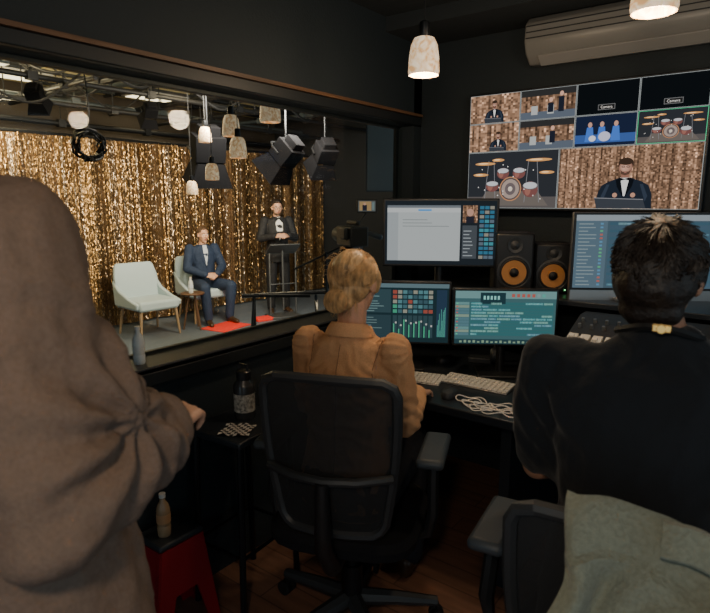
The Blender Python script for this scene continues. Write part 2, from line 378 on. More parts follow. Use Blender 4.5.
m = MB(); m.rings([[V((x * .17, -.10, z * .30)) for x, z in ((-1, -1), (1, -1), (1, 1), (-1, 1))], [V((x * .06, .14, z * .08)) for x, z in ((-1, -1), (1, -1), (1, 1), (-1, 1))]]); m.build('shell', mt['bplast2'], t, smooth=False)
m = MB(); m.box((0, -.104, 0), (.32, .008, .58)); m.build('diffuser', mt['reflp'], t)
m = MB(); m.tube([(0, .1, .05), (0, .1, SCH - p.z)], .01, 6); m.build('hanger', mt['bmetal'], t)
p = at_x(89, 145, -4.4); t = thing('cable_coil', 'round coil of black cable hooked under the left studio pipe', 'cable', p)
m = MB()
for k in range(6):
    ph = random.uniform(0, 6)
    m.tube([(random.uniform(-.03, .03), (.085 + .009 * k) * math.cos(a) + .015 * math.sin(2 * a + ph), (.085 + .007 * k) * math.sin(a)) for a in [2 * math.pi * j / 22 for j in range(22)]], .009, 6, closed=True)
m.build('coil', mt['cableb'], t); m = MB(); m.tube([(0, 0, .11), (0, .02, .25), (0, 0, 2.62 - p.z)], .006, 6); m.build('hook', mt['bmetal'], t)
for px, py, X, lb in ((40, 70, -5.0, 'loose black cable drooping under studio ceiling at far left'), (130, 85, -5.0, 'loose black cable drooping between studio pipes above empty armchair'), (300, 118, -4.0, 'loose black cable drooping above the host'), (70, 95, -6.4, 'loose black cable drooping along the left curtain top'), (215, 108, -4.6, 'loose black cable drooping above the large stage lamp'), (110, 108, -6.6, 'loose black cable drooping in front of the curtain top'), (20, 100, -5.6, 'loose black cable drooping at the left window edge')):
    p = at_x(px, py, X); m = MB(); pts = []
    for k in range(15):
        s = k / 14; pts.append((p.x + .1 * math.sin(s * 5), p.y + (s - .5) * 1.3, min(3.05, p.z + .35 * (2 * s - 1) ** 2 + .02 * math.sin(9 * s))))
    m.tube(pts, .011, 6); tag(m.build('hanging_cable', mt['cableb']), lb, 'cable', 'cables drooping under studio ceiling')
for (x, y, lb) in ((-7.9, 3.3, 'warm lit ceiling panel behind the curtain at far left'), (-6.9, 2.2, 'warm lit ceiling panel above the left curtain edge'), (-7.9, 5.6, 'warm lit ceiling panel behind the curtain above seated man'), (-6.4, 3.3, 'warm lit ceiling panel above the empty lounge chair'), (-5.0, 1.9, 'warm lit ceiling panel nearest the window at the upper left')):
    t = thing('ceiling_light', lb, 'ceiling light', (x, y, SCH - .03), 0, 'studio ceiling light panels')
    m = MB(); m.box((0, 0, 0), (.62, 1.0, .04)); m.build('frame', mt['wplast'], t, bevel=.004)
    m = MB(); m.box((0, 0, -.022), (.54, .92, .01)); m.build('diffuser', mt['tubel'], t)

# pendants
def pendant(label, p, s, ceil, mat, bulb=True, group='white glass pendant lamps'):
    t = thing('pendant_lamp', label, 'lamp', p, 0, group)
    m = MB(); m.lathe([(.024 * s, .066 * s), (.036 * s, .062 * s), (.047 * s, .04 * s), (.053 * s, .0), (.056 * s, -.05 * s), (.053 * s, -.062 * s), (.049 * s, -.062 * s), (.051 * s, -.045 * s), (.048 * s, 0), (.042 * s, .038 * s), (.02 * s, .058 * s)], close=False); m.build('lamp_shade', mat, t)
    m = MB(); m.lathe([(.008, .12 * s), (.018 * s, .115 * s), (.02 * s, .062 * s), (.012 * s, .05 * s)]); m.build('socket', mt['bmetal'], t)
    m = MB(); m.tube([(0, 0, .1 * s), (0, 0, ceil - p[2])], .0028, 6); m.build('cord', mt['cableb'], t)
    m = MB(); m.lathe([(.03, ceil - p[2] - .001), (.03, ceil - p[2] - .02), (.01, ceil - p[2] - .03)]); m.build('ceiling_cap', mt['bmetal'], t)
    m = MB(); m.ell((0, 0, -.01 * s), (.02 * s, .02 * s, .026 * s)); m.build('bulb', mt['bulb'] if bulb else mt['bulb_refl'], t)
    return t
pp = at_d(424, 57, 2.05); pendant('glowing white glass pendant hanging over the window corner', pp, 1.0, CH, mt['shade'])
p2 = at_d(656, -14, 1.5); pendant('glowing white glass pendant at the top edge, below the air conditioner', p2, 1.05, CH, mt['shade'])
p3 = V((.05, -.35, 2.05)); pendant('added unseen pendant for fill light, hanging behind the viewpoint', p3, 1.0, CH, mt['shade'])  # lamp added out of view to fill the jacket and backs
for px, py, d, s, lb in ((270, 110, 3.3, 1.1, 'largest and highest pendant reflection, modelled beyond the glass, above the host'), (231, 126, 3.9, 1.1, 'modelled pendant reflection beyond the glass, second from the top'),
                     (205, 135, 4.9, 1.0, 'small modelled pendant reflection just above the big black stage lamp'), (238, 148, 3.8, 1.05, 'modelled pendant reflection between the two black stage lamps'),
                     (212, 172, 4.1, .9, 'small modelled pendant reflection in front of the big black stage lamp'), (192, 188, 5.2, .95, 'lowest and smallest modelled pendant reflection, left under the big stage lamp')):
    pendant(lb, at_d(px, py, d), s, SCH, mt['shade_refl'], False, 'pendant reflections modelled beyond the window')  # mirror images of room pendants, built as objects beyond the glass

# ------------------------------------------------------------------ people
def hand(mb, W, D, N, side, curl=.35, k=1.0, spread=.0):
    W, D, N = V(W), V(D).normalized(), V(N); N = (N - D * N.dot(D)).normalized(); B = D.cross(N).normalized()
    for i in range(5):
        o = (-.03 + .015 * i) * k; mb.cap(W + B * o * .7 + D * .005, W + D * .08 * k + B * o, .0135 * k, .0115 * k, 8)
    for i, (o, ln) in enumerate(((.030, .072), (.010, .08), (-.011, .074), (-.030, .058))):
        p = W + D * (.082 - abs(o) * .15) * k + B * o * k * side; d = (D + B * o * side * (4 + spread)).normalized(); a = 0
        for sg, (f, r0, r1) in enumerate(((.42, .0092, .0085), (.32, .0085, .0078), (.26, .0078, .0066))):
            a += curl * (1.0 + .1 * i) if sg else curl * .7
            dd = d * math.cos(a) + N * math.sin(a); q = p + dd * ln * f * k; mb.cap(p, q, r0 * k, r1 * k, 8); p = q
    p = W + D * .02 * k + B * side * .026 * k; d1 = (D * .65 + B * side * .7 + N * .25).normalized(); q = p + d1 * .042 * k; mb.cap(p, q, .0135 * k, .0105 * k, 8)
    d2 = (D * .85 + B * side * .25 + N * .4).normalized(); r = q + d2 * .03 * k; mb.cap(q, r, .0102 * k, .0088 * k, 8); mb.cap(r, r + (d2 + N * .3).normalized() * .022 * k, .0088 * k, .0072 * k, 8)
def head_prims(mb, H, Rm, k=1.0):
    X0 = mb.X; mb.X = X0 @ Matrix.Translation(H) @ Rm.to_4x4() @ Matrix.Scale(k, 4)
    mb.ell((0, -.012, .03), (.074, .095, .085)); mb.ell((0, .018, -.025), (.06, .068, .085)); mb.ell((0, .034, -.078), (.04, .042, .032))
    mb.cap((0, .062, -.1), (0, .055, -.098), .017, .017); mb.cap((0, .083, .012), (0, .107, -.024), .008, .0125); mb.ell((-.012, .098, -.028), (.009, .01, .008)); mb.ell((.012, .098, -.028), (.009, .01, .008))
    mb.cap((-.036, .07, .03), (.036, .07, .03), .012, .012)
    mb.ell((0, .083, -.057), (.023, .011, .006)); mb.ell((0, .081, -.067), (.019, .011, .007)); mb.ell((-.04, .055, -.02), (.022, .02, .02)); mb.ell((.04, .055, -.02), (.022, .02, .02))
    for s in (-1, 1):
        rr = Matrix.Rotation(s * R(-18), 3, 'Z'); mb.ell((s * .076, -.008, -.004), (.008, .018, .028), rr); mb.ell((s * .073, .0, -.022), (.008, .01, .014))
    mb.X = X0
def face_parts(root, H, Rm, k, browm):
    X = Matrix.Translation(H) @ Rm.to_4x4() @ Matrix.Scale(k, 4)
    for s in (-1, 1):
        m = MB(); m.X = X; m.ell((s * .03, .071, .006), (.0125, .0115, .009)); m.m = 1; m.ell((s * .03, .0785, .006), (.0055, .005, .0055)); m.build('eye', [mt['eyew'], mt['iris']], root)
        m = MB(); m.X = X; m.tube([(s * .016, .084, .026), (s * .03, .083, .031), (s * .045, .073, .027)], [.003, .004, .002], 6); m.build('eyebrow', browm, root)
def lippost(H, Rm, k):
    inv = (Matrix.Translation(H) @ Rm.to_4x4() @ Matrix.Scale(k, 4)).inverted()
    def post(me):
        for p in me.polygons:
            c = inv @ p.center
            if abs(c.x) < .022 and -.07 < c.z < -.051 and c.y > .078: p.material_index = 1
    return post
def lerp(a, b, t): return V(a) * (1 - t) + V(b) * t
def torso_rings(J, e=0, w=1.0, hem=-.1, neck=True, neckr=.058):
    P, C = V(J['pel']), V(J['chest']); S = (V(J['shL']) + V(J['shR'])) / 2; N = V(J['neck']); hw = (V(J['shR']) - V(J['shL'])).length / 2
    r = [(P + V((0, 0, hem)), (.165 + e) * w, (.115 + e) * w), (P + V((0, 0, .02)), (.168 + e) * w, (.12 + e) * w), (lerp(P, C, .5), (.14 + e) * w, (.105 + e) * w),
         (C, (.160 + e) * w, (.118 + e) * w), (lerp(C, S, .6), hw * .92 + e * .5, (.105 + e) * w), (S + V((0, 0, .02)), hw * .78, .075 * w + e), (lerp(S, N, .6), hw * .42 + e, .062 + e)]
    if neck: r.append((N, neckr + e, neckr + e))
    return r
def clothnoise(amp, fr, seed=0, st=(1, 1, .5)):
    def f(co):
        p = V((co.x * st[0], co.y * st[1], co.z * st[2])) * fr + V((seed, seed * 2, 0))
        q = p + noise.noise_vector(p * .6) * .8
        return amp * (1 - 2.2 * abs(noise.noise(q)) + .4 * noise.noise(q * 2.3))
    return f
def figure(label, loc, rz, J, skin, top, topm, pantsm, shoem, hk=1.0, w=1.0, hr=(0, 0, 0), vox=.008, e=.014, sleeve='long', puff=0, hands=None, browm=None, camp=.005, cfr=12, hem=-.12, pe=.015, arm=1.0, cn=None, extra=None, it=5):
    root = thing('person', label, 'person', loc, rz)
    J = {k: V(v) for k, v in J.items()}; H = J['head']; Rm = Matrix.Rotation(hr[0], 3, 'Z') @ Matrix.Rotation(hr[1], 3, 'X') @ Matrix.Rotation(hr[2], 3, 'Y')
    m = MB(); m.loft(torso_rings(J, 0, w)); m.cap(J['neck'] - V((0, 0, .03)), H + Rm @ V((0, -.015, -.06)), .056 * min(w, 1), .05)
    head_prims(m, H, Rm, hk)
    for s in 'LR':
        sh, el, wr, hp, kn, an, to = [J[q + s] for q in ('sh', 'el', 'wr', 'hip', 'kn', 'an', 'toe')]
        m.cap(sh, el, .05 * arm, .04 * arm); m.cap(el, lerp(el, wr, .35), .04 * arm, .041 * arm); m.cap(lerp(el, wr, .35), wr, .04 * arm, .026 * arm)
        m.cap(hp, kn, .08, .055); m.cap(kn, lerp(kn, an, .35), .053, .052); m.cap(lerp(kn, an, .35), an, .052, .035); m.cap(an - V((0, 0, .045)), to, .032, .026)
        hd = (hands or {}).get(s)
        if hd: hand(m, wr, hd[0], hd[1], hd[2], hd[3], 1.0 if w > .9 else .92)
    blob('body', m, [skin, mt['lip']], root, min(vox, .0065), 3, post=lippost(H, Rm, hk))
    face_parts(root, H, Rm, hk, browm)
    m = MB(); P = J['pel']; m.loft([(P + V((0, 0, -.09)), .16 * w + pe, .11 * w + pe), (P, .17 * w + pe, .122 * w + pe), (P + V((0, 0, .08)), .15 * w + pe, .11 * w + pe)])
    for s in 'LR':
        hp, kn, an = J['hip' + s], J['kn' + s], J['an' + s]; m.cap(hp, kn, .085 + pe, .06 + pe); m.cap(kn, an, .06 + pe, .045 + pe)
    blob('trousers', m, pantsm, root, .011, 6, clothnoise(.004, 14, 3))
    for s in 'LR':
        an, to = J['an' + s], J['toe' + s]; m = MB(); d = (to - an); d.z = 0; d.normalize()
        m.cap(an - V((0, 0, .03)) - d * .03, to + d * .01, .042, .033); m.cap(an, an + V((0, 0, -.04)), .047, .042)
        m.cap(an - V((0, 0, .055)) - d * .04, an - V((0, 0, .055)) - d * .03, .035, .035)
        blob('shoe', m, shoem, root, .009, 3)
    m = MB(); m.loft(torso_rings(J, e, w, hem, True, .05))
    for s in 'LR':
        sh, el, wr = J['sh' + s], J['el' + s], J['wr' + s]
        if sleeve == 'long':
            m.cap(sh, el, .053 * arm + e, .045 * arm + e); m.cap(el, lerp(el, wr, .93), .045 * arm + e, .031 * arm + e)
            if puff: q = lerp(sh, el, .08); m.ell(q + V((0, 0, .012)), (.044, .050, .040))
        else:
            m.cap(sh, lerp(sh, el, .84), .058 * arm + e, .050 * arm + e)
            m.cap(lerp(sh, J['neck'], .25) - V((0, 0, .03)), sh - V((0, 0, .05)), .07, .06)
            for f in (.1, .35, .6, .8): m.cap(lerp(sh, el, f) * .93 + V((0, 0, lerp(sh, el, f).z * .07)), lerp(sh, el, f) * .4 + V((0, 0, lerp(sh, el, f).z * .6)), .066, .10)
    if extra: extra(m)
    tp = blob(top, m, topm, root, vox + .001, it, cn or clothnoise(camp, cfr, 11))
    return root, tp, H, Rm
def hairobj(root, H, Rm, k, m_fn, matl, amp=.004, fr=60, strands=None, it=2):
    m = MB(); X = Matrix.Translation(H) @ Rm.to_4x4() @ Matrix.Scale(k, 4); m.X = X; m_fn(m)
    h = blob('hair', m, matl, root, .006, it, lambda co: amp * (noise.noise(co * fr) + .5 * noise.noise(co * fr * 2.3)))
    if strands:
        s = MB(); s.X = X; strands(s); s.build('hair_strands', matl, h)
    return h
def flowstrands(s, n, c, r, fn, rad=.0022):
    for _ in range(n):
        d0, d1, off, w = fn(); pts = []; rr = []; ph = random.random() * 6; kk = random.uniform(.6, 1.2)
        for i in range(8):
            t = i / 7; d = (d0 * (1 - t) + d1 * t).normalized(); k = 1 + off * math.sin(math.pi * min(1, t * .8 + .1)) + w * math.sin(t * 6 + ph) * .012
            pts.append(V((c[0] + d.x * r[0] * k, c[1] + d.y * r[1] * k, c[2] + d.z * r[2] * k))); rr.append(rad * kk * (1 - t * .75))
        s.tube(pts, rr, 4)
def surf(tp, x, z, y0=1.0, sg=-1):
    if not hasattr(surf, 'c') or surf.c[0] is not tp:
        me = tp.data; surf.c = (tp, BVHTree.FromPolygons([v.co.copy() for v in me.vertices], [tuple(p.vertices) for p in me.polygons]))
    h = surf.c[1].ray_cast(V((x, y0, z)), V((0, sg, 0)))
    return h[0].y if h[0] else .12
def patch(tp, rows, name, matl, root, off=.004):
    m = MB(); n = 7
    for z, a, b in rows:
        for j in range(n): x = a + (b - a) * j / (n - 1); m.v.append(V((x, surf(tp, x, z) + off, z)))
    for i in range(len(rows) - 1):
        for j in range(n - 1): k = i * n + j; m.f.append((k, k + 1, k + n + 1, k + n)); m.mi.append(0); m.c.append((1, 1, 1))
    return m.build(name, matl, root)

def rnd(): return random.uniform(-1, 1)
# --- woman at the desk
WLOC = (-1.13, 1.45, 0)
J = dict(pel=(0, 0, .57), chest=(0, .03, .90), neck=(0, .045, 1.10), head=(0.005, .07, 1.25), shL=(-.152, .035, 1.038), shR=(.152, .035, 1.038), elL=(-.20, .12, .80), elR=(.180, .09, .785),
         wrL=(-.10, .35, .795), wrR=(.14, .35, .79), hipL=(-.09, .02, .56), hipR=(.09, .02, .56), knL=(-.1, .42, .56), knR=(.1, .42, .56), anL=(-.11, .38, .1), anR=(.11, .38, .1), toeL=(-.12, .53, .035), toeR=(.12, .53, .035))
cw = clothnoise(.0032, 20, 4, (1, 1, .6))
def wcn(co):
    r = cw(co)
    z = co.z; r += .0045 * math.sin(z * 110 + 6 * noise.noise(co * 12)) * math.exp(-((z - .82) / .09) ** 2) * (1 if abs(co.x) < .14 else .4)
    for s in (-1, 1):
        q = co - V((s * .150, .04, 1.05)); k = math.exp(-((q.length - .060) / .016) ** 2)
        r += .0022 * k * math.sin(math.atan2(q.z, q.y) * 12)
        rad = abs(co.x) - .122; r -= .005 * math.exp(-(rad / .006) ** 2) * (1 if co.z > .93 else 0)      # the sleeve seam sinks in
        q = co - V((s * .19, .1, .80)); r += .006 * math.exp(-(q.length / .08) ** 2) * math.sin(q.dot(V((0, .5, .9))) * 150)
        # folds running from armpit to mid back
        q = co - V((s * .11, -.06, .94)); r += .004 * math.exp(-(q.length / .07) ** 2) * math.sin((q.x * s * .7 + q.z) * 170 + 2 * noise.noise(co * 15))
    return r
woman, wt, H, Rm = figure('woman with blond low bun in peach blazer seated at the desk', WLOC, R(14), J, mt['skin'], 'blazer', mt['blazer'], mt['pants'], mt['shoe'], hk=.93, w=.86, hr=(R(-8), R(-6), 0),
    vox=.0045, e=.017, puff=1, hands={'L': ((.1, .9, -.12), (0, 0, -1), -1, .3), 'R': ((.0, .95, -.12), (0, 0, -1), 1, .3)}, browm=mt['brown'], arm=.80, hem=-.06, cn=wcn, it=6)
Nw = V((0, .03, 1.098)); m = MB()
rs = []
for k in range(19):
    a = R(140 + 260 * k / 18); d = V((math.cos(a), math.sin(a), 0)); b = Nw + V((.056 * math.cos(a), .054 * math.sin(a), -.012 * math.sin(a)))
    rs.append([b + V((0, 0, -.01)), b + V((0, 0, .020)), b + d * .005 + V((0, 0, .023)), b + d * .020 + V((0, 0, .001)), b + d * .028 + V((0, 0, -.018)), b + d * .016 + V((0, 0, -.020))])
m.rings(rs); m.build('collar', mt['blazer'], woman)
m = MB(); pts = [V((.002 * math.sin(z * 30), surf(wt, 0, z, -1.0, 1) + .0004, z)) for z in [1.065 - .02 * k for k in range(22)]]
m.tube(pts, .0018, 6); m.build('back_seam', mt['seam'], woman)
for s in (-1, 1):
    m = MB(); pts = [V((s * (.122 - .012 * math.sin((1.07 - z) * 18)), surf(wt, s * (.122 - .012 * math.sin((1.07 - z) * 18)), z, -1.0, 1) + .0006, z)) for z in [1.075 - .012 * k for k in range(12)]]
    m.tube(pts, .0016, 6); m.build('sleeve_seam', mt['seam'], woman)
def wh(m):
    m.ell((0, -.02, .035), (.078, .096, .084)); m.ell((0, -.042, -.01), (.072, .070, .07)); m.ell((0, -.07, -.055), (.038, .036, .040))
    m.ell((0, -.122, -.060), (.042, .030, .038))
    for s in (-1, 1): m.ell((s * .064, .03, .01), (.016, .03, .045))
def ws(s):
    def fn():
        a = random.uniform(-math.pi * .1, math.pi * 1.1); d0 = V((math.cos(a), math.sin(a) * .75 + .05, random.uniform(-.05, .98))).normalized(); d1 = V((rnd() * .16, -1, -.66 + rnd() * .14)).normalized()
        return d0, d1, random.uniform(.0, .055), .6
    flowstrands(s, 1500, (0, -.02, .03), (.081, .097, .087), fn, .0014)
    for _ in range(320):   # bun: strands wound around its axis
        a0 = random.uniform(0, 6.28); al = random.uniform(.15, 1.5); w = random.uniform(.18, .32)
        P_ = lambda t: V((.0445 * math.sin(al) * math.cos(a0 + t * w), -.122 - .033 * math.cos(al) , -.060 + .0405 * math.sin(al) * math.sin(a0 + t * w)))
        s.tube([P_(t) for t in range(9)], [.0013] * 6 + [.0012, .0009, .0004], 4)
    for _ in range(26):
        x = rnd() * .05; s.tube([(x, -.066, -.06), (x * 1.1 + rnd() * .006, -.076, -.085), (x * 1.2 + rnd() * .012, -.074 + rnd() * .01, -.115 + rnd() * .012)], [.0012, .0009, .0004], 4)
    for _ in range(70):
        a = random.uniform(0, 6.28); z = random.uniform(-.2, 1); q = math.sqrt(1 - z * z * .9); p0 = V((.080 * q * math.cos(a), -.02 + .096 * q * math.sin(a), .035 + .086 * z)); d = (p0 - V((0, -.02, .03))).normalized()
        s.tube([p0, p0 + d * .008 + V((0, -.014, 0)), p0 + d * .010 + V((rnd() * .012, -.034, -.012))], [.0008, .0006, .0003], 4)
hairobj(woman, H, Rm, .95, wh, mt['blond'], .002, 30, ws)

# --- man at right
MLOC = (-.20, 1.36, 0)
J = dict(pel=(0, -.02, .60), chest=(0, .0, 1.0), neck=(0, .04, 1.245), head=(-.02, .07, 1.350), shL=(-.235, .0, 1.135), shR=(.235, .0, 1.135), elL=(-.250, .03, .86), elR=(.265, .06, .86),
         wrL=(-.15, .28, .80), wrR=(.17, .30, .80), hipL=(-.1, 0, .58), hipR=(.1, 0, .58), knL=(-.13, .45, .57), knR=(.13, .45, .57), anL=(-.13, .42, .1), anR=(.13, .42, .1), toeL=(-.14, .58, .035), toeR=(.14, .58, .035))
cm1 = clothnoise(.009, 6, 11, (1, 1, .8)); cm2 = clothnoise(.0028, 18, 2)
def mcn(co):
    r = cm1(co) + cm2(co)
    for s in (-1, 1):
        q = co - V((s * .19, -.04, 1.02)); r += .006 * math.exp(-(q.length / .10) ** 2) * math.sin((q.x * s * .8 - q.z * .7) * 110 + 2 * noise.noise(co * 9))
    return r
man, mtp, H, Rm = figure('man with dark hair in black t-shirt seated from behind at the right', MLOC, R(4), J, mt['skin2'], 'tshirt', mt['tee'], mt['pants'], mt['trainer'], hk=1.05, w=1.16, hr=(R(-6), R(-4), 0),
    vox=.006, e=.012, sleeve='short', hands={'L': ((.1, .95, -.08), (0, 0, -1), -1, .3), 'R': ((-.1, .95, -.08), (0, 0, -1), 1, .3)}, browm=mt['dark'], arm=.98, hem=-.14, cn=mcn, it=10)
def mh(m):
    m.ell((0, -.018, .045), (.084, .102, .088)); m.ell((0, -.05, 0), (.082, .074, .078)); m.ell((0, -.050, -.062), (.064, .046, .045))
    for s in (-1, 1): m.ell((s * .07, .01, .02), (.018, .05, .05))
    m.ell((0, .06, .085), (.06, .035, .03))
def ms(s):
    cr = V((.1, -.5, 1)).normalized(); c = V((0, -.022, .030)); r = V((.088, .105, .096))
    for _ in range(2000):
        a = random.uniform(0, 6.28); z = random.uniform(-.62, 1); q = math.sqrt(1 - z * z); d0 = V((q * math.cos(a), q * math.sin(a), z))
        if d0.y > .35 and z < .45: d0.y = -d0.y
        g = d0 - cr * d0.dot(cr); g = g.normalized() if g.length > .05 else V((rnd(), rnd(), 0)).normalized()
        g = (g + V((noise.noise(d0 * 2.2), noise.noise(d0 * 2.2 + V((5, 0, 0))), noise.noise(d0 * 2.2 + V((0, 7, 0))) * .4)) * 1.3).normalized()
        L_ = random.uniform(.35, .68) * (1 if z > -.1 else .6); lift = random.uniform(.0, .07 + .10 * max(0, z))
        for _k in range(2):
            gg = (g + V((rnd(), rnd(), rnd())) * .10).normalized(); pts = []
            for i in range(6):
                t = i / 5; d = (d0 + gg * L_ * t).normalized()
                k = .985 + lift * t; pts.append(V((c.x + d.x * r.x * k, c.y + d.y * r.y * k, c.z + d.z * r.z * k)))
            s.tube(pts, [.0016, .0018, .0017, .0014, .001, .0004], 4)
hairobj(man, H, Rm, 1.05, mh, mt['dark'], .004, 22, ms)
stp = thing('neck_strap', 'black neck strap with brass clasp around the neck of the man at right', 'strap', MLOC, R(4))
Nk = V((-.005, .03, 1.262)); m = MB(); pts = [Nk + V((.090 * math.cos(a), .086 * math.sin(a), -.03 * abs(math.cos(a)) ** 2)) for a in [R(195 + 150 * j / 16) for j in range(17)]]
rs = [[p + V((0, 0, .008)), p + (p - Nk).normalized() * .004, p - V((0, 0, .008)), p - (p - Nk).normalized() * .004] for p in pts]
m.rings(rs); m.build('strap', mt['rubber'], stp)
m = MB(); m.box(Nk + V((0.01, -.092, 0)), (.034, .01, .015)); m.lathe([(.010, 0), (.010, .008)], Nk + V((.01, -.096, 0)), 14, Matrix.Rotation(R(90), 3, 'X')); m.build('clasp', mt['brass'], stp, bevel=.002)

# --- standing person in foreground left
FLOC = (-1.07, .27, 0)
J = dict(pel=(.04, .02, .96), chest=(.0, .02, 1.30), neck=(0, .04, 1.56), head=(-.02, .09, 1.71), shL=(-.2, .02, 1.47), shR=(.225, .0, 1.46), elL=(-.28, .02, 1.14), elR=(.30, -.045, 1.09),
         wrL=(-.08, .24, 1.12), wrR=(.305, .20, 1.125), hipL=(-.06, .02, .92), hipR=(.14, .02, .92), knL=(-.09, .04, .5), knR=(.14, .02, .5), anL=(-.10, 0, .1), anR=(.15, -.02, .1), toeL=(-.13, .16, .035), toeR=(.18, .14, .035))
elR = V(J['elR']); shR = V(J['shR']); axU = (elR - shR).normalized(); axF = (V(J['wrR']) - elR).normalized(); crk = V((.30, .06, 1.205))
c1 = clothnoise(.009, 6, 11, (1, 1, .7)); c2 = clothnoise(.0022, 22, 5, (1, 1, 1))
def fcn(co):
    q = co - elR; d = q.length; n3 = noise.noise(co * 6); n4 = noise.noise(co * 9 + V((4, 4, 4)))
    k = math.exp(-(d / .13) ** 2); a = q.dot(axU); b = q.dot(axF)
    r = c1(co) * (1 - .4 * k) + c2(co)
    r += k * .006 * math.sin(a * 62 + b * 26 + 3.2 * n3)
    kf = math.exp(-((b - .2) / .07) ** 2) * (1 if d < .35 and co.x > .1 else 0)
    r += kf * .006 * math.sin(b * 120 + 3.5 * n4)
    c = co - crk; cl = c.length   # folds fanning out of the crook of the arm
    ang = math.atan2(c.z, c.y); r += .010 * math.exp(-((cl - .11) / .065) ** 2) * math.sin(ang * 9 + 2.5 * n3 + cl * 18)
    ku = math.exp(-((a + .26) / .07) ** 2) * (1 if co.x > .12 else 0); r += ku * .005 * math.sin(a * 60 - co.y * 40 + 3.4 * n4)
    return r
def fex(m):
    m.ell((.2, -.01, 1.45), (.095, .09, .078)); m.cap((.262, -.015, 1.34), (.295, -.03, 1.16), .074, .082); m.cap((.3, -.03, 1.12), (.31, .11, 1.135), .086, .068)
    m.cap((.285, .01, 1.25), (.306, .11, 1.155), .074, .064); m.cap((.27, .02, 1.34), (.30, .05, 1.21), .055, .066)
    m.cap((.12, .03, 1.10), (.17, .05, .78), .15, .17); m.cap((-.05, .03, 1.1), (-.05, .05, .78), .15, .16)
fg, ftp, H, Rm = figure('standing person in taupe jacket at the far left, forearm raised', FLOC, R(20), J, mt['skin'], 'jacket', mt['hoodie'], mt['pants'], mt['trainer'], hk=1.03, w=1.14, hr=(R(10), R(-8), 0),
    vox=.005, e=.03, hands={'L': ((.7, .6, 0), (0, -.3, 1), -1, .4), 'R': ((-.10, .95, .10), (-.35, 0, -1), 1, .65)}, browm=mt['brown'], arm=1.12, hem=-.25, cn=fcn, extra=fex, it=10)
def sh_(m): m.ell((0, -.018, .045), (.084, .104, .088)); m.ell((0, -.045, 0), (.08, .07, .07))
hairobj(fg, H, Rm, 1.03, sh_, mt['brown'], .004, 60)
m = MB(); m.tube([V(J['neck']) + V((.085 * math.cos(a), -.01 + .075 * math.sin(a), -.02 + .02 * math.sin(a))) for a in [6.28 * k / 16 for k in range(16)]], .022, 10, closed=True)
blob('collar', m, mt['hoodie'], fg, .008, 5)
wr, el = V(J['wrR']), V(J['elR']); d = (wr - el).normalized(); m = MB(); m.tube([wr - d * .04, wr - d * .01, wr + d * .012], [.058, .052, .045], 18); m.build('cuff', mt['rib'], fg, bevel=.004)

# --- studio: seated man
SLOC = (-6.76, 5.32, SF); SR = R(-104)
J = dict(pel=(0, 0, .53), chest=(0, -.04, .88), neck=(0, -.02, 1.10), head=(0, .02, 1.235), shL=(-.19, -.03, 1.04), shR=(.19, -.03, 1.04), elL=(-.27, .05, .77), elR=(.27, .05, .77),
         wrL=(-.08, .25, .68), wrR=(.08, .25, .68), hipL=(-.1, .02, .53), hipR=(.1, .02, .53), knL=(-.2, .45, .53), knR=(.2, .45, .53), anL=(-.17, .42, .1), anR=(.17, .46, .1), toeL=(-.2, .58, .035), toeR=(.2, .62, .035))
sm, stp2, H, Rm = figure('man in navy suit with short brown hair seated on the stage, hands joined', SLOC, SR, J, mt['skin'], 'suit_jacket', mt['navy'], mt['navy'], mt['shoe'], hr=(R(6), R(-2), 0), vox=.008, e=.016,
    hands={'L': ((.8, .5, -.2), (.3, -.5, -.6), -1, .6), 'R': ((-.8, .5, -.2), (-.3, -.5, -.6), 1, .6)}, browm=mt['brown'], camp=.005, cfr=14)
def bh(m): m.ell((0, -.024, .042), (.081, .095, .082)); m.ell((0, -.05, 0), (.079, .064, .064)); m.ell((0, .04, .088), (.05, .03, .018))
hairobj(sm, H, Rm, 1.0, bh, mt['brown'], .003, 80)
patch(stp2, [(1.09, -.035, .035), (1.0, -.04, .04), (.9, -.022, .022), (.8, -.004, .004)], 'shirt', mt['lblue'], sm)
for s in (-1, 1): patch(stp2, [(1.09, s * .03, s * .07), (1.0, s * .035, s * .085), (.9, s * .02, s * .06), (.78, 0, s * .012)], 'lapel', mt['navy'], sm, .009)
# --- host
HLOC = (-6.25, 6.32, SF); HR = R(-118)
J = dict(pel=(0, 0, .92), chest=(0, .01, 1.25), neck=(0, .0, 1.48), head=(0, .03, 1.61), shL=(-.19, .0, 1.42), shR=(.19, 0, 1.42), elL=(-.27, .04, 1.16), elR=(.27, .04, 1.16),
         wrL=(-.1, .24, 1.20), wrR=(.1, .24, 1.20), hipL=(-.09, 0, .9), hipR=(.09, 0, .9), knL=(-.11, .02, .49), knR=(.11, .02, .49), anL=(-.12, 0, .1), anR=(.12, 0, .1), toeL=(-.15, .15, .035), toeR=(.15, .15, .035))
ho, htp, H, Rm = figure('bearded host in black tuxedo and bow tie standing at the lectern', HLOC, HR, J, mt['skin'], 'tuxedo_jacket', mt['black'], mt['black'], mt['shoe'], hr=(R(-4), R(-4), 0), vox=.008, e=.016,
    hands={'L': ((.75, .6, .1), (.2, -.5, -.6), -1, .5), 'R': ((-.75, .6, .1), (-.2, -.5, -.6), 1, .5)}, browm=mt['dark'], camp=.004, cfr=14)
def hh_(m): m.ell((0, -.03, .05), (.082, .098, .082)); m.ell((0, -.05, 0), (.08, .068, .07)); m.ell((0, .045, .095), (.05, .03, .02))
hairobj(ho, H, Rm, 1.0, hh_, mt['dark'], .004, 60)
patch(htp, [(1.475, -.04, .04), (1.38, -.06, .06), (1.28, -.05, .05), (1.13, -.008, .008)], 'shirt', mt['shirt'], ho)
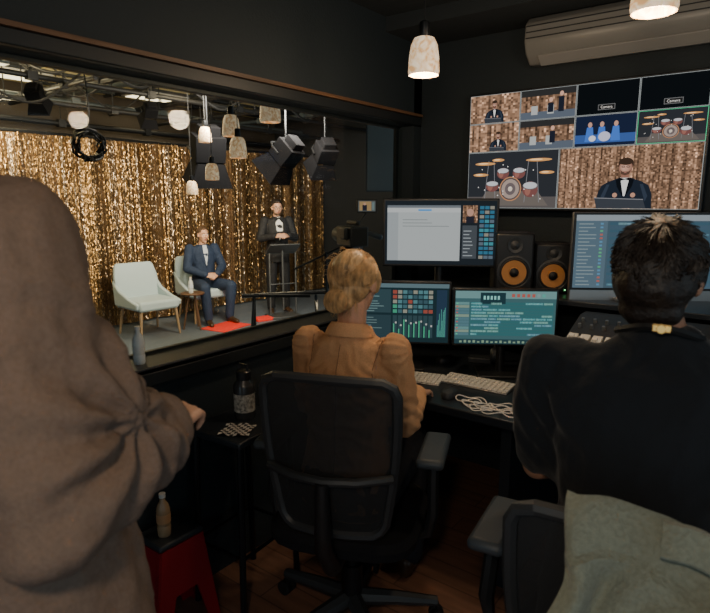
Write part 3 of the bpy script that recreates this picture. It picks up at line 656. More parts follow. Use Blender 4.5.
for s in (-1, 1): patch(htp, [(1.47, s * .035, s * .08), (1.38, s * .055, s * .11), (1.28, s * .048, s * .09), (1.12, 0, s * .015)], 'lapel', mt['black'], ho, .01)
m = MB(); yb = surf(htp, 0, 1.45) + .02
for s in (-1, 1): m.add([(0, yb, 1.462), (s * .06, yb, 1.485), (s * .06, yb, 1.435), (0, yb, 1.455), (0, yb - .02, 1.462), (s * .06, yb - .015, 1.485), (s * .06, yb - .015, 1.435), (0, yb - .02, 1.455)], [(0, 1, 2, 3), (7, 6, 5, 4), (0, 4, 5, 1), (1, 5, 6, 2), (2, 6, 7, 3)])
m.box((0, yb, 1.459), (.018, .014, .02)); m.build('bow_tie', mt['black'], ho)
X = Matrix.Translation(H) @ Rm.to_4x4(); m = MB(); m.X = X
m.ell((0, .036, -.086), (.044, .048, .028)); m.cap((-.056, .02, -.035), (-.043, .04, -.08), .011, .015); m.cap((.056, .02, -.035), (.043, .04, -.08), .011, .015); blob('beard', m, mt['brown'], ho, .007, 2)
m = MB(); m.X = X
for s in (-1, 1):
    m.tube([(s * .031 + .02 * math.cos(a), .094, .004 + .016 * math.sin(a)) for a in [6.28 * k / 14 for k in range(14)]], .0018, 5, closed=True); m.tube([(s * .05, .092, .008), (s * .08, .0, .006)], .002, 5)
m.tube([(-.011, .096, .008), (.011, .096, .008)], .002, 5); m.build('glasses', mt['bplast'], ho)

# ------------------------------------------------------------------ studio furniture
def armchair(label, loc, rz):
    t = thing('lounge_chair', label, 'chair', loc, rz, 'pale lounge chairs on the stage')
    m = MB(); m.box((0, .02, .41), (.56, .54, .13)); m.build('seat', mt['upholst'], t, bevel=.035)
    m = MB(); rs = []
    for z, a, y, b in ((.36, .30, -.25, .05), (.55, .31, -.27, .05), (.75, .30, -.31, .045), (.88, .27, -.345, .035), (.91, .24, -.35, .02)):
        rs.append((V((0, y, z)), a, b))
    m.loft(rs, e=4); m.build('backrest', mt['upholst'], t)
    for s in (-1, 1):
        m = MB(); m.prism([(-.3, .38), (.26, .38), (.28, .45), (.05, .50), (-.18, .58), (-.33, .70)], 'x', s * .29 - .025, s * .29 + .025); m.build('arm_panel', mt['upholst'], t, bevel=.015)
        for y, dy in ((.24, .03), (-.24, -.06)):
            m = MB(); m.tube([(s * .24, y, .36), (s * .27, y + dy, 0)], [.022, .013], 8); m.build('leg', mt['lightwood'], t)
armchair('empty pale blue-grey lounge chair at the left of the stage', (-6.58, 4.27, SF), R(-95))
armchair('pale blue-grey lounge chair under the man in navy suit', (-6.78, 5.32, SF), SR)
t = thing('side_table', 'small brown side table between the two lounge chairs', 'table', (-6.36, 4.80, SF))
m = MB(); m.lathe([(.0001, .50), (.15, .50), (.16, .49), (.15, .475), (.0001, .475)]); m.build('table_top', mt['dwood'], t)
for k in range(3):
    a = k * 2.09; m = MB(); m.tube([(.05 * math.cos(a), .05 * math.sin(a), .48), (.14 * math.cos(a), .14 * math.sin(a), 0)], .012, 6); m.build('leg', mt['dwood'], t)
def waterbottle(label, loc, s=1.0, liquid=None, lab=True, group=None):
    t = thing('bottle', label, 'bottle', loc, 0, group)
    m = MB(); m.lathe([(.001, 0), (.03 * s, 0), (.033 * s, .01 * s), (.033 * s, .05 * s), (.031 * s, .055 * s), (.033 * s, .06 * s), (.033 * s, .13 * s), (.026 * s, .16 * s), (.013 * s, .18 * s), (.013 * s, .2 * s)]); m.build('bottle_body', liquid or mt['bottle'], t)
    m = MB(); m.lathe([(.0155 * s, .195 * s), (.0155 * s, .215 * s), (.001, .216 * s)], close=False); m.build('cap', mt['wplast'], t)
    if lab: m = MB(); m.lathe([(.0337 * s, .07 * s), (.0337 * s, .115 * s)], close=False); m.build('bottle_label', mt['label'] if liquid else mt['lblue'], t)
    return t
waterbottle('small water bottle on the brown stage side table', (-6.34, 4.76, SF + .50))
t = thing('lectern', 'slim dark music stand lectern in front of the host', 'lectern', (-5.96, 6.13, SF), HR)
m = MB(); m.box((0, .03, 1.02), (.46, .018, .28), Matrix.Rotation(R(-58), 3, 'X')); m.box((0, -.09, .95), (.46, .05, .012)); m.build('desk_panel', mt['gmetal'], t, bevel=.003)
m = MB(); m.tube([(0, 0, .1), (0, 0, 1.0)], .014); m.build('pole', mt['gmetal'], t)
for s in (-1, 1):
    m = MB(); m.tube([(s * .2, 0, .04), (s * .2, 0, .96)], .012, 6); m.build('side_post', mt['gmetal'], t)
m = MB(); m.box((0, 0, .02), (.48, .36, .03)); m.box((0, 0, .5), (.4, .014, .014)); m.build('base', mt['gmetal'], t, bevel=.004)
p = at_h(226, 327, SF); m = MB(); m.box((p.x, p.y, SF + .006), (.42, .56, .012), R(8)); tag(m.build('floor_mat', mt['redmat'], bevel=.003), 'bright red mat on the stage floor at the feet of the seated man', 'mat')
p = at_h(263, 320, SF); m = MB(); m.box((p.x, p.y, SF + .02), (.2, .26, .04), R(-15)); tag(m.build('floor_box', mt['redmat'], bevel=.006), 'small red box on the stage floor left of the lectern', 'box')
p = at_d(285, 296, 5.6); t = thing('equipment_stand', 'low black tubular stand in front of the lectern', 'stand', (p.x, p.y, SF), R(37))
hh = p.z - SF
m = MB(); m.tube([(-.42, 0, hh), (.42, 0, hh + .04)], .022); m.box((0, 0, hh + .01), (.5, .14, .025)); m.build('rail', mt['bmetal'], t)
for s in (-1, 1):
    m = MB(); m.tube([(s * .34, -.2, 0), (s * .3, 0, hh), (s * .34, .2, 0)], .014, 6); m.build('leg', mt['bmetal'], t)
m = MB(); m.tube([(-.33, 0, hh * .5), (.33, 0, hh * .5)], .012, 6); m.build('crossbar', mt['bmetal'], t)
p = at_d(326, 250, 4.8); t = thing('microphone_stand', 'black tripod microphone stand with boom beyond the window right edge', 'microphone stand', (p.x, p.y, SF))
m = MB(); m.tube([(0, 0, .1), (0, 0, 1.3)], .012); m.build('pole', mt['bmetal'], t)
m = MB(); m.tube([(-.22, -.16, 1.15), (0, 0, 1.28), (.3, .22, 1.46)], .009); m.build('boom', mt['bmetal'], t)
m = MB(); m.cap((.28, .21, 1.45), (.36, .27, 1.42), .022, .026); m.build('microphone', mt['bplast2'], t)
for k in range(3):
    a = k * 2.09 + .4; m = MB(); m.tube([(0, 0, .32), (.28 * math.cos(a), .28 * math.sin(a), .015)], .01, 6); m.build('leg', mt['bmetal'], t)
p = at_d(352, 236, 3.9); t = thing('video_camera', 'black video camera with small bright monitor on top, behind the glass', 'camera', (p.x, p.y, p.z), R(60), None)
m = MB(); m.box((0, 0, 0), (.13, .26, .13)); m.box((0, -.02, .09), (.03, .18, .03)); m.box((-.08, -.05, .02), (.03, .1, .08)); m.build('camera_body', mt['bplast2'], t, bevel=.01)
m = MB(); m.lathe([(.045, 0), (.05, .06), (.055, .13), (.048, .14)], (0, .12, 0), 20, Matrix.Rotation(R(-90), 3, 'X')); m.build('lens', mt['bplast2'], t, bevel=.003)
XM = Matrix.Translation((.1, -.02, .2)) @ Matrix.Rotation(R(-20), 4, 'Z')
m = MB(); m.X = XM; m.box((0, 0, 0), (.14, .022, .09)); m.tube([(0, 0, -.04), (-.06, 0, -.12)], .006, 6); m.build('monitor_casing', mt['bplast'], t, bevel=.004)
m = MB(); m.X = XM
for c, q in (((.10, .11, .11), (-.058, -.035, .058, .035, -.0125)), ((.35, .22, .10), (-.05, -.03, .03, .03, -.013)), ((.02, .02, .03), (-.03, -.03, .0, .008, -.0135)), ((.5, .28, .2), (-.022, .006, -.008, .022, -.014)), ((.15, .2, .2), (.035, -.025, .05, .025, -.0135))):
    m.col = c; x0, z0, x1, z1, y = q; m.quad((x0, y, z0), (x1, y, z0), (x1, y, z1), (x0, y, z1))
m.build('screen', SCR, t, smooth=False, color=True)
t2 = thing('tripod', 'black tripod under the video camera behind the glass', 'tripod', (p.x, p.y, SF)); hz = p.z - SF - .066
m = MB(); m.tube([(0, 0, hz - .4), (0, 0, hz - .05)], .018); m.box((0, 0, hz - .03), (.1, .12, .06)); m.tube([(0, 0, hz - .04), (.1, -.25, hz - .14)], .007, 6); m.build('head', mt['bmetal'], t2, bevel=.004)
for k in range(3):
    a = k * 2.09 + .9; m = MB(); m.tube([(0, 0, hz - .2), (.4 * math.cos(a), .4 * math.sin(a), .012)], [.018, .012], 8); m.build('leg', mt['bmetal'], t2)

# ------------------------------------------------------------------ screens
class Canvas:
    def __init__(s, w, h): s.w = w; s.h = h; s.m = MB()
    def P(s, u, v, L): return V(((u - .5) * s.w, -.0005 * L, (v - .5) * s.h))
    def poly(s, pts, col, L=1): s.m.col = lin(col); n = len(pts); s.m.add([s.P(u, v, L) for u, v in pts], [tuple(range(n))])
    def rect(s, a, b, c, d, col, L=1): s.poly([(a, b), (c, b), (c, d), (a, d)], col, L)
    def circ(s, cx, cy, rx, ry, col, L=1, n=18): s.poly([(cx + rx * math.cos(6.283 * k / n), cy + ry * math.sin(6.283 * k / n)) for k in range(n)], col, L)
    def gold(s, a, b, c, d, nx, ny, L=1, dim=1):
        for i in range(nx):
            t = random.uniform(.25, 1)
            for j in range(ny):
                q = t * random.uniform(.3, 1.15) * dim; q = q * 2.2 if random.random() < .12 else q
                s.rect(a + (c - a) * i / nx, b + (d - b) * j / ny, a + (c - a) * (i + 1) / nx, b + (d - b) * (j + 1) / ny, (.40 * q, .23 * q, .14 * q), L)
    def shade(s, cx, cy, rx, ry, c0, c1, L, n=8):
        for i in range(n):
            t = i / (n - 1); k = 1 - t * .75
            s.circ(cx - rx * .22 * t, cy + ry * .12 * t, rx * k, ry * k, tuple(x * (1 - t) + y * t for x, y in zip(c1, c0)), L + i * .12)
def host_pic(c, x0, y0, x1, y1, nx, ny, cx=.55, sc=1.0, L=2):
    W, Hh = x1 - x0, y1 - y0; c.gold(x0, y0, x1, y1, nx, ny, L)
    X = lambda u: x0 + W * u; Y = lambda v: y0 + Hh * v
    k = sc; p = lambda u, v: (X(cx + u * k * .62), Y(v * k + .03))
    c.poly([p(-.37, -.03), p(.37, -.03), p(.36, .24), p(.31, .40), p(.22, .47), p(.08, .54), p(-.08, .54), p(-.22, .47), p(-.31, .40), p(-.36, .24)], (.010, .014, .022), L + 1)
    c.poly([p(-.28, .1), p(-.2, .42), p(-.24, .42), p(-.31, .2)], (.022, .03, .045), L + 1.3); c.poly([p(.28, .1), p(.2, .42), p(.24, .42), p(.31, .2)], (.022, .03, .045), L + 1.3)
    c.poly([p(-.062, .55), p(.062, .55), p(.018, .2), p(-.008, .2)], (.55, .54, .52), L + 2)
    for s in (-1, 1): c.poly([p(s * .06, .55), p(s * .12, .50), p(s * .10, .38), p(s * .01, .17)], (.004, .005, .007), L + 2.4)
    c.poly([p(-.05, .63), p(.05, .63), p(.055, .54), p(-.055, .54)], (.22, .10, .07), L + 2.2)
    c.poly([p(-.065, .545), p(-.008, .52), p(.065, .545), p(.065, .485), p(.008, .51), p(-.065, .485)], (.004, .004, .005), L + 3)
    px, py = p(0, .79); c.circ(px, py, .088 * k * W * .72, .125 * k * Hh, (.035, .02, .014), L + 3.2)
    px, py = p(.0, .725); c.shade(px, py, .078 * k * W * .72, .135 * k * Hh, (.50, .28, .2), (.20, .10, .07), L + 3.4)
    px, py = p(0, .84); c.circ(px, py, .082 * k * W * .72, .065 * k * Hh, (.03, .018, .012), L + 4.6)
    c.poly([p(-.068, .69), p(-.04, .655), p(.04, .655), p(.068, .69), p(.055, .61), p(0, .585), p(-.055, .61)], (.07, .038, .026), L + 4.6)
    c.poly([p(-.02, .645), p(.02, .645), p(.012, .632), p(-.012, .632)], (.3, .12, .1), L + 5)
    for s in (-1, 1):
        q = p(s * .031, .745); c.circ(q[0], q[1], .022 * k * W * .7, .022 * k * Hh, (.02, .02, .02), L + 5, 12); c.circ(q[0], q[1], .016 * k * W * .7, .015 * k * Hh, (.28, .16, .12), L + 5.4, 12)
        q = p(s * .12, .22); c.circ(q[0], q[1], .035 * k * W * .6, .045 * k * Hh, (.36, .19, .13), L + 2.8, 12)
    c.poly([p(-.010, .735), p(.010, .735), p(.014, .69), p(-.014, .69)], (.42, .22, .15), L + 5)
    c.poly([p(-.36, -.03), p(.30, -.03), p(.26, .13), p(-.40, .16)], (.03, .034, .042), L + 3); c.poly([p(-.40, .16), p(.26, .13), p(.26, .145), p(-.40, .175)], (.16, .16, .17), L + 3.2)
def drums(c, x0, y0, x1, y1, L=2, bg=(.018, .02, .024)):
    W, Hh = x1 - x0, y1 - y0; e = lambda u, v, a, b, col, l: c.circ(x0 + W * u, y0 + Hh * v, W * a, Hh * b, col, L + l)
    c.rect(x0, y0, x1, y1, bg, L); c.rect(x0, y0, x1, y0 + Hh * .2, (.07, .062, .06), L + .4); c.poly([(x0 + W * .12, y0 + Hh * .04), (x0 + W * .92, y0 + Hh * .04), (x0 + W * .8, y0 + Hh * .3), (x0 + W * .22, y0 + Hh * .3)], (.10, .085, .075), L + .8)
    for u, t in ((.2, .04), (.33, -.03), (.66, .03), (.82, -.04)): c.poly([(x0 + W * (u - .003), y0 + Hh * .1), (x0 + W * (u + .003), y0 + Hh * .1), (x0 + W * (u + t + .003), y0 + Hh * .85), (x0 + W * (u + t - .003), y0 + Hh * .85)], (.16, .16, .17), L + 1)
    e(.5, .34, .125, .22, (.34, .16, .08), 2); e(.5, .34, .112, .2, (.06, .05, .05), 2.4); e(.5, .34, .10, .175, (.26, .2, .17), 2.8); e(.5, .34, .06, .11, (.10, .08, .08), 3.2); e(.5, .34, .025, .045, (.5, .42, .34), 3.6)
    for u, v, a, b in ((.41, .62, .07, .10), (.59, .62, .07, .10), (.29, .39, .075, .10), (.72, .33, .085, .14)):
        e(u, v, a, b, (.13, .05, .045), 2.2); e(u - a * .3, v, a * .4, b * .8, (.22, .09, .07), 2.5); e(u, v + b * .45, a * .98, b * .5, (.10, .09, .09), 3); e(u, v + b * .48, a * .88, b * .42, (.40, .40, .42), 3.4)
    for u, v, a in ((.2, .8, .12), (.8, .84, .14), (.15, .6, .09), (.89, .62, .08), (.35, .86, .07)): e(u, v, a, .028, (.5, .24, .08), 4); e(u - a * .2, v + .006, a * .5, .014, (.85, .5, .22), 4.4)
    for _ in range(20): u = random.uniform(.1, .9); v = random.uniform(.15, .8); e(u, v, .006, .011, (.6, .58, .55), 6)
def text(s, size, parent, matl, loc, name='lettering'):
    cu = bpy.data.curves.new(name, 'FONT'); cu.body = s; cu.size = size; cu.align_x = 'CENTER'; cu.align_y = 'CENTER'
    o = bpy.data.objects.new(name, cu); COL.objects.link(o); bpy.context.view_layer.update()
    me = bpy.data.meshes.new_from_object(o.evaluated_get(bpy.context.evaluated_depsgraph_get())); bpy.data.objects.remove(o)
    me.materials.clear(); me.materials.append(matl); o = bpy.data.objects.new(name, me); COL.objects.link(o); o.parent = parent; o.location = loc; o.rotation_euler = (R(90), 0, 0); return o
mt['txt'] = M('screen_text', (.6, .6, .6), .5, emit=(.7, .7, .7), es=.8)
TY = BY - .085
A = at_y(471, 97, TY); B = at_y(471, 208, TY); C = at_y(714, 66, TY)
TW = C.x - A.x; TH = A.z - B.z; tvc = V(((A.x + C.x) / 2, TY, (A.z + B.z) / 2))
tv = thing('television', 'wall mounted multiview television showing camera feeds on the back wall', 'television', tvc)
m = MB(); m.box((0, .03, 0), (TW + .02, .05, TH + .02)); m.box((0, .065, 0), (.4, .03, .3)); m.build('casing', mt['bplast'], tv, bevel=.004)
c = Canvas(TW, TH); c.rect(0, 0, 1, 1, (.05, .055, .06), 1)
cells = [(i / 4, .75, (i + 1) / 4, 1) for i in range(4)] + [(i / 4, .5, (i + 1) / 4, .75) for i in range(4)] + [(0, 0, .44, .5), (.44, 0, 1, .5)]
def inner(q, b=.0045): return (q[0] + b, q[1] + b * 1.6, q[2] - b, q[3] - b * 1.6)
for i, q in enumerate(cells):
    c.rect(*inner(q, .0015), (.3, .32, .31) if i != 7 else (.05, .6, .25), 2); a = inner(q, .0032); c.rect(*a, (.003, .004, .005), 3)
    W, Hh = a[2] - a[0], a[3] - a[1]
    if i == 0: host_pic(c, *a, 22, 14, .5, .85, 4)
    elif i == 4: host_pic(c, *a, 22, 14, .6, .75, 4)
    elif i == 9: host_pic(c, *a, 80, 40, .50, .86, 4)
    elif i in (1, 5):
        c.gold(a[0], a[1], a[2], a[3], 24, 14, 4, .8)
        c.rect(a[0], a[1], a[2], a[1] + Hh * .25, (.07, .085, .11), 5); c.rect(a[0], a[3] - Hh * .22, a[2], a[3], (.02, .02, .02), 5)
        for u in (.2, .5): c.rect(a[0] + W * u, a[1] + Hh * .15, a[0] + W * (u + .12), a[1] + Hh * .45, (.3, .31, .3), 6)
        for u, hh in ((.56, .62), (.75, .8)) if i == 1 else ((.62, .7),):
            c.rect(a[0] + W * (u - .05), a[1] + Hh * .2, a[0] + W * (u + .05), a[1] + Hh * (hh - .1), (.01, .012, .02), 7); c.circ(a[0] + W * u, a[1] + Hh * hh, W * .035, Hh * .08, (.5, .28, .2), 7)
    elif i == 7 or i == 8: drums(c, *a, 4)
    elif i == 6:
        c.rect(a[0], a[1], a[2], a[3], (.008, .012, .03), 4); c.rect(a[0], a[1] + Hh * .1, a[2], a[1] + Hh * .38, (.03, .07, .22), 5)
        for u in (.25, .45, .68): c.poly([(a[0] + W * (u - .08), a[1] + Hh * .15), (a[0] + W * (u + .08), a[1] + Hh * .15), (a[0] + W * (u + .05), a[1] + Hh * .62), (a[0] + W * (u - .05), a[1] + Hh * .62)], (.04, .12, .42), 6); c.circ(a[0] + W * u, a[1] + Hh * .70, W * .035, Hh * .09, (.4, .22, .16), 6)
        c.circ(a[0] + W * .5, a[1] + Hh * .3, W * .1, Hh * .16, (.4, .4, .5), 7); c.circ(a[0] + W * .3, a[1] + Hh * .25, W * .06, Hh * .1, (.5, .5, .55), 7)
    else:
        c.rect(a[0] + W * .36, a[1] + Hh * .12, a[0] + W * .64, a[1] + Hh * .3, (.12, .12, .12), 4); c.rect(a[0] + W * .37, a[1] + Hh * .14, a[0] + W * .63, a[1] + Hh * .28, (.01, .01, .01), 5)
        text('Camera', .016, tv, mt['txt'], c.P(a[0] + W * .5, a[1] + Hh * .205, 7))
c.m.build('screen', TVM, tv, smooth=False, color=True)

def monitor(label, ctr, w, h, yaw, zbase, canvas, shell, chin=0, tilt=0, group='desk monitors'):
    t = thing('monitor', label, 'monitor', (ctr[0], ctr[1], zbase), yaw, group); zc = ctr[2] - zbase
    T = Matrix.Translation((0, 0, zc)) @ Matrix.Rotation(tilt, 4, 'X')
    m = MB(); m.X = T; m.box((0, .02, -chin / 2), (w + .022, .03, h + .022 + chin)); m.box((0, .045, 0), (w * .6, .03, h * .5)); m.build('casing', shell, t, bevel=.005)
    if chin: m = MB(); m.X = T; m.box((0, .0035, 0), (w + .02, .003, h + .02)); m.build('black_border', mt['bplast'], t)
    m = MB(); lo = .012; m.tube([(0, .07, lo), (0, .075, zc)], .02, 10); m.build('stand_neck', shell, t)
    m = MB(); m.box((0, .05, .007), (min(.24, w * .5), .17, .014)); m.build('stand_base', shell, t, bevel=.004)
    o = canvas.m.build('screen', SCR, t, smooth=False, color=True); o.matrix_local = T @ Matrix.Translation((0, .0012 if chin else .0038, 0)); return t
DH = .75; SHF = 1.09
c = Canvas(.52, .30); c.rect(0, 0, 1, 1, (.015, .02, .025), 1); c.rect(.02, .06, .68, .93, (.40, .43, .43), 2); c.rect(.02, .89, .68, .93, (.15, .17, .19), 3)
c.rect(.02, .82, .68, .89, (.48, .50, .50), 3); c.rect(.02, .06, .12, .82, (.32, .35, .36), 3)
for i in range(3): c.rect(.16, .70 - i * .05, .16 + random.uniform(.2, .45), .71 - i * .05, (.2, .22, .22), 4)
c.rect(.3, .84, .42, .87, (.1, .3, .6), 4)
c.gold(.70, .66, .83, .93, 12, 12, 3, 1.0); c.circ(.765, .82, .03, .06, (.5, .28, .2), 4); c.rect(.73, .66, .80, .76, (.02, .02, .03), 4)
c.rect(.70, .1, .83, .62, (.06, .07, .08), 3)
for i in range(12):
    for j in range(3): c.rect(.85 + j * .045, .1 + i * .07, .888 + j * .045, .15 + i * .07, random.choice([(.05, .25, .3), (.1, .14, .18), (.25, .24, .2), (.04, .15, .24)]), 3)
for i in range(8): c.rect(.71, .14 + i * .055, .71 + random.uniform(.04, .11), .155 + i * .055, (.3, .33, .35), 4)
q = at_d(440, 233, 2.72)
monitor('upper monitor showing a pale document window beside the window corner', q, .52, .30, R(30), SHF, c, mt['bplast'])
# routing grid with coloured blocks and a level meter
c = Canvas(.42, .27); c.rect(0, 0, 1, 1, (.012, .028, .034), 1); c.rect(0, .93, 1, 1, (.10, .16, .18), 2); c.rect(.02, .5, .38, .9, (.03, .06, .07), 2); c.rect(.02, .06, .38, .46, (.025, .05, .06), 2)
for i in range(8):
    for j in range(5):
        c.rect(.40 + i * .055, .50 + j * .082, .445 + i * .055, .56 + j * .082, random.choice([(.05, .30, .18), (.05, .12, .14), (.04, .09, .11), (.30, .07, .05), (.08, .2, .22), (.25, .25, .2)]), 3)
for i in range(8):
    c.rect(.40 + i * .055, .08, .445 + i * .055, .46, (.03, .06, .07), 2); v = random.uniform(.12, .34)
    c.rect(.405 + i * .055, .08, .417 + i * .055, .08 + v, (.06, .38, .2), 3); c.rect(.424 + i * .055, .2 + v * .5, .442 + i * .055, .23 + v * .5, (.45, .45, .42), 3)
for j in range(9): c.rect(.04, .52 + j * .042, .04 + random.uniform(.1, .3), .535 + j * .042, (.14, .22, .22), 3)
for j in range(8): c.rect(.04, .09 + j * .045, .04 + random.uniform(.1, .3), .105 + j * .045, (.12, .18, .18), 3)
c.rect(.87, .1, .98, .9, (.02, .04, .07), 3)
for i in range(9): c.rect(.88 + .010 * i, .1, .886 + .010 * i, .1 + random.uniform(.1, .6), (.08, .32, .25), 4)
q = at_d(402, 313, 2.62)
monitor('lower left monitor with dark control panel, behind the woman', q, .42, .27, R(30), DH, c, mt['bplast'])
# audio timeline with tracks, waveforms and a transport bar
c = Canvas(.43, .235); c.rect(0, 0, 1, 1, (.05, .12, .13), 1); c.rect(0, .86, 1, 1, (.14, .27, .27), 2); c.rect(.25, .76, .5, .97, (.015, .04, .05), 3)
for i in range(5): c.rect(.28 + i * .035, .84, .30 + i * .035, .91, (.25, .6, .55), 4)
for i in range(7): c.rect(.56 + i * .05, .89, .59 + i * .05, .95, random.choice([(.1, .35, .3), (.4, .1, .08), (.2, .3, .3)]), 4)
for j in range(11):
    yy = .74 - j * .058; c.rect(0, yy, .14, yy + .05, random.choice([(.12, .25, .25), (.08, .17, .2), (.2, .28, .22)]), 2); c.rect(.15, yy, .98, yy + .05, (.035, .13, .14), 2)
    c.rect(.01, yy + .015, .03, yy + .035, random.choice([(.5, .1, .08), (.1, .5, .25)]), 3)
    x = .16
    while x < .92:
        w_ = random.uniform(.06, .22)
        if random.random() < .55:
            x1 = min(.97, x + w_); c.rect(x, yy + .004, x1, yy + .046, random.choice([(.05, .22, .24), (.06, .17, .24), (.10, .24, .2)]), 3); xx = x
            while xx < x1 - .004: a_ = random.uniform(.003, .019); c.rect(xx, yy + .025 - a_, xx + .003, yy + .025 + a_, (.25, .5, .48), 4); xx += .006
        x += w_ + .01
c.rect(0, 0, 1, .09, (.02, .05, .06), 3)
for i in range(20): c.rect(.05 + i * .045, .02, .075 + i * .045, .02 + random.uniform(.02, .05), (.2, .3, .2), 4)
q = at_d(505, 318, 2.5)
monitor('lower middle monitor with teal audio timeline, in front of the loudspeakers', q, .43, .235, R(33), DH, c, mt['bplast'])
c = Canvas(.60, .315); c.rect(0, 0, 1, 1, (.06, .10, .13), 1); c.rect(0, .92, 1, 1, (.26, .3, .33), 2); c.rect(0, 0, .22, .92, (.09, .14, .18), 2)
for j in range(18):
    yy = .86 - j * .049; c.rect(.235, yy, .99, yy + .042, (.045 + .01 * (j % 2), .10, .14), 2); c.rect(.02, yy + .01, .02 + random.uniform(.06, .13), yy + .024, (.22, .28, .3), 3); c.rect(.17, yy + .008, .19, yy + .032, random.choice([(.1, .4, .2), (.4, .12, .1), (.1, .25, .4)]), 3)
    for _ in range(3):
        x = random.uniform(.24, .8); x1 = min(.99, x + random.uniform(.06, .2)); c.rect(x, yy + .004, x1, yy + .038, random.choice([(.07, .17, .22), (.10, .18, .20), (.05, .13, .19)]), 3); xx = x
        while xx < x1 - .004: a_ = random.uniform(.002, .014); c.rect(xx, yy + .021 - a_, xx + .003, yy + .021 + a_, (.18, .32, .38), 4); xx += .007
q = at_d(646, 252, 2.47)
monitor('large silver framed monitor with grid timeline, beyond the man in black', (q.x, q.y, q.z), .60, .315, R(33), SHF, c, mt['silver'], chin=.055)

# ------------------------------------------------------------------ desk
t = thing('desk', 'long black control desk along the back wall under the television', 'desk', (-.4, 2.39, 0))
m = MB(); m.box((0, 0, DH - .018), (2.6, 1.04, .036)); m.build('desk_top', mt['desk'], t, bevel=.006)
for x in (-1.26, -.38, 1.26): m = MB(); m.box((x, .05, (DH - .036) / 2), (.04, .9, DH - .038)); m.build('side_panel', mt['desk'], t)
m = MB(); m.box((0, .48, .5), (2.46, .02, .42)); m.build('back_panel', mt['desk'], t)
t = thing('desk_shelf', 'raised black shelf on the desk carrying loudspeakers and upper monitors', 'shelf', (-.4, 2.735, DH))
m = MB(); m.box((0, 0, SHF - DH - .012), (2.3, .4, .024)); m.build('shelf_board', mt['desk'], t, bevel=.003)
for x in (-1.1, -.1, 1.1): m = MB(); m.box((x, .02, (SHF - DH - .024) / 2), (.03, .34, SHF - DH - .026)); m.build('support', mt['desk'], t)

def speaker(label, p, w, h, d, yaw):
    t = thing('loudspeaker', label, 'loudspeaker', p, yaw, 'studio loudspeakers on the desk shelf'); Rx = Matrix.Rotation(R(90), 3, 'X')
    m = MB(); m.box((0, 0, h / 2), (w, d, h)); m.build('cabinet', mt['bplast'], t, bevel=.012)
    zc = h * .36; r = w * .40; m = MB(); m.lathe([(r + .008, 0), (r + .008, .006), (r, .008), (r - .006, .003)], (0, -d / 2, zc), 28, Rx, False); m.build('woofer_ring', mt['bplast2'], t)
    m = MB(); m.lathe([(r, .003), (r * .86, .006), (r * .78, .002)], (0, -d / 2 - .001, zc), 28, Rx, False); m.build('surround', mt['rubber'], t)
    m = MB(); m.lathe([(r * .8, .003), (r * .35, .001), (r * .33, .005), (r * .2, .009), (.0008, .011)], (0, -d / 2 - .001, zc), 28, Rx, False); m.build('cone', mt['cone'], t)
    m = MB(); m.lathe([(r * .3, .006), (r * .2, .013), (.0008, .016)], (0, -d / 2 - .001, zc), 20, Rx, False); m.build('dust_cap', mt['rubber'], t)
    m = MB(); r2 = w * .2; m.lathe([(r2, 0), (r2, .006), (r2 * .6, .002), (r2 * .45, .006), (.0008, .01)], (0, -d / 2 - .001, h * .8), 24, Rx, False); m.build('tweeter', mt['bplast2'], t)
    m = MB(); m.box((w * .34, -d / 2 - .001, h * .08), (.006, .003, .006)); m.build('power_light', mt['led'], t); return t
q = at_d(505, 285, 2.72); speaker('larger black loudspeaker with amber cone, right of the upper monitor', (q.x, 2.64, SHF), .176, .285, .2, R(30))
q = at_d(545, 288, 2.8); speaker('smaller black loudspeaker with amber cone, left of the silver monitor', (q.x + .02, 2.76, SHF), .17, .235, .18, R(28))

def keyboard(label, p, yaw, w=.29, d=.115):
    t = thing('keyboard', label, 'keyboard', p, yaw, 'white keyboards on the desk')
    m = MB(); m.prism([(-d / 2, 0), (d / 2, 0), (d / 2, .014), (-d / 2, .005)], 'x', -w / 2, w / 2); m.build('keyboard_base', mt['silver'], t, bevel=.002)
    m = MB(); nr, nc = 5, 14
    for r_ in range(nr):
        for k in range(nc):
            if r_ == 0 and 4 <= k <= 8:
                if k != 6: continue
                ww = w / nc * 4.7
            else: ww = w / nc * .82
            x = -w / 2 + w / nc * (k + .5); y = -d / 2 + d / nr * (r_ + .5); z = .005 + .009 * (y + d / 2) / d + .003
            m.box((x, y, z), (ww, d / nr * .8, .004))
    m.build('keys', mt['keycap'], t); return t
q = at_h(477, 385, DH); keyboard('white keyboard in the middle of the desk between mouse and white cable', (q.x, q.y, DH), R(2), .30)
keyboard('white keyboard under the hands of the woman', (-1.26, 2.09, DH), R(14), .27)
def mouse(label, p, yaw, ml):
    t = thing('computer_mouse', label, 'mouse', p, yaw, 'computer mice on the desk')
    m = MB(); m.loft([(V((0, 0, .0)), .03, .055), (V((0, 0, .012)), .032, .057), (V((0, -.006, .026)), .026, .044), (V((0, -.01, .034)), .012, .022)], e=2.3); m.build('mouse_shell', ml, t)
    m = MB(); m.lathe([(.006, -.003), (.006, .003)], (0, .028, .028), 12, Matrix.Rotation(R(90), 3, 'Y')); m.build('scroll_wheel', mt['rubber'], t)
q = at_h(450, 396, DH); mouse('black mouse in front of the white keyboard, near the desk edge', (q.x, q.y, DH), R(10), mt['bplast2'])
q = at_h(446, 362, DH); mouse('black mouse behind the hand of the woman, left of the white keyboard', (q.x, q.y, DH), R(-20), mt['bplast'])
q = at_h(498, 412, DH); m = MB(); pts = []; ax, ay, th = 0.0, 0.0, 0.0
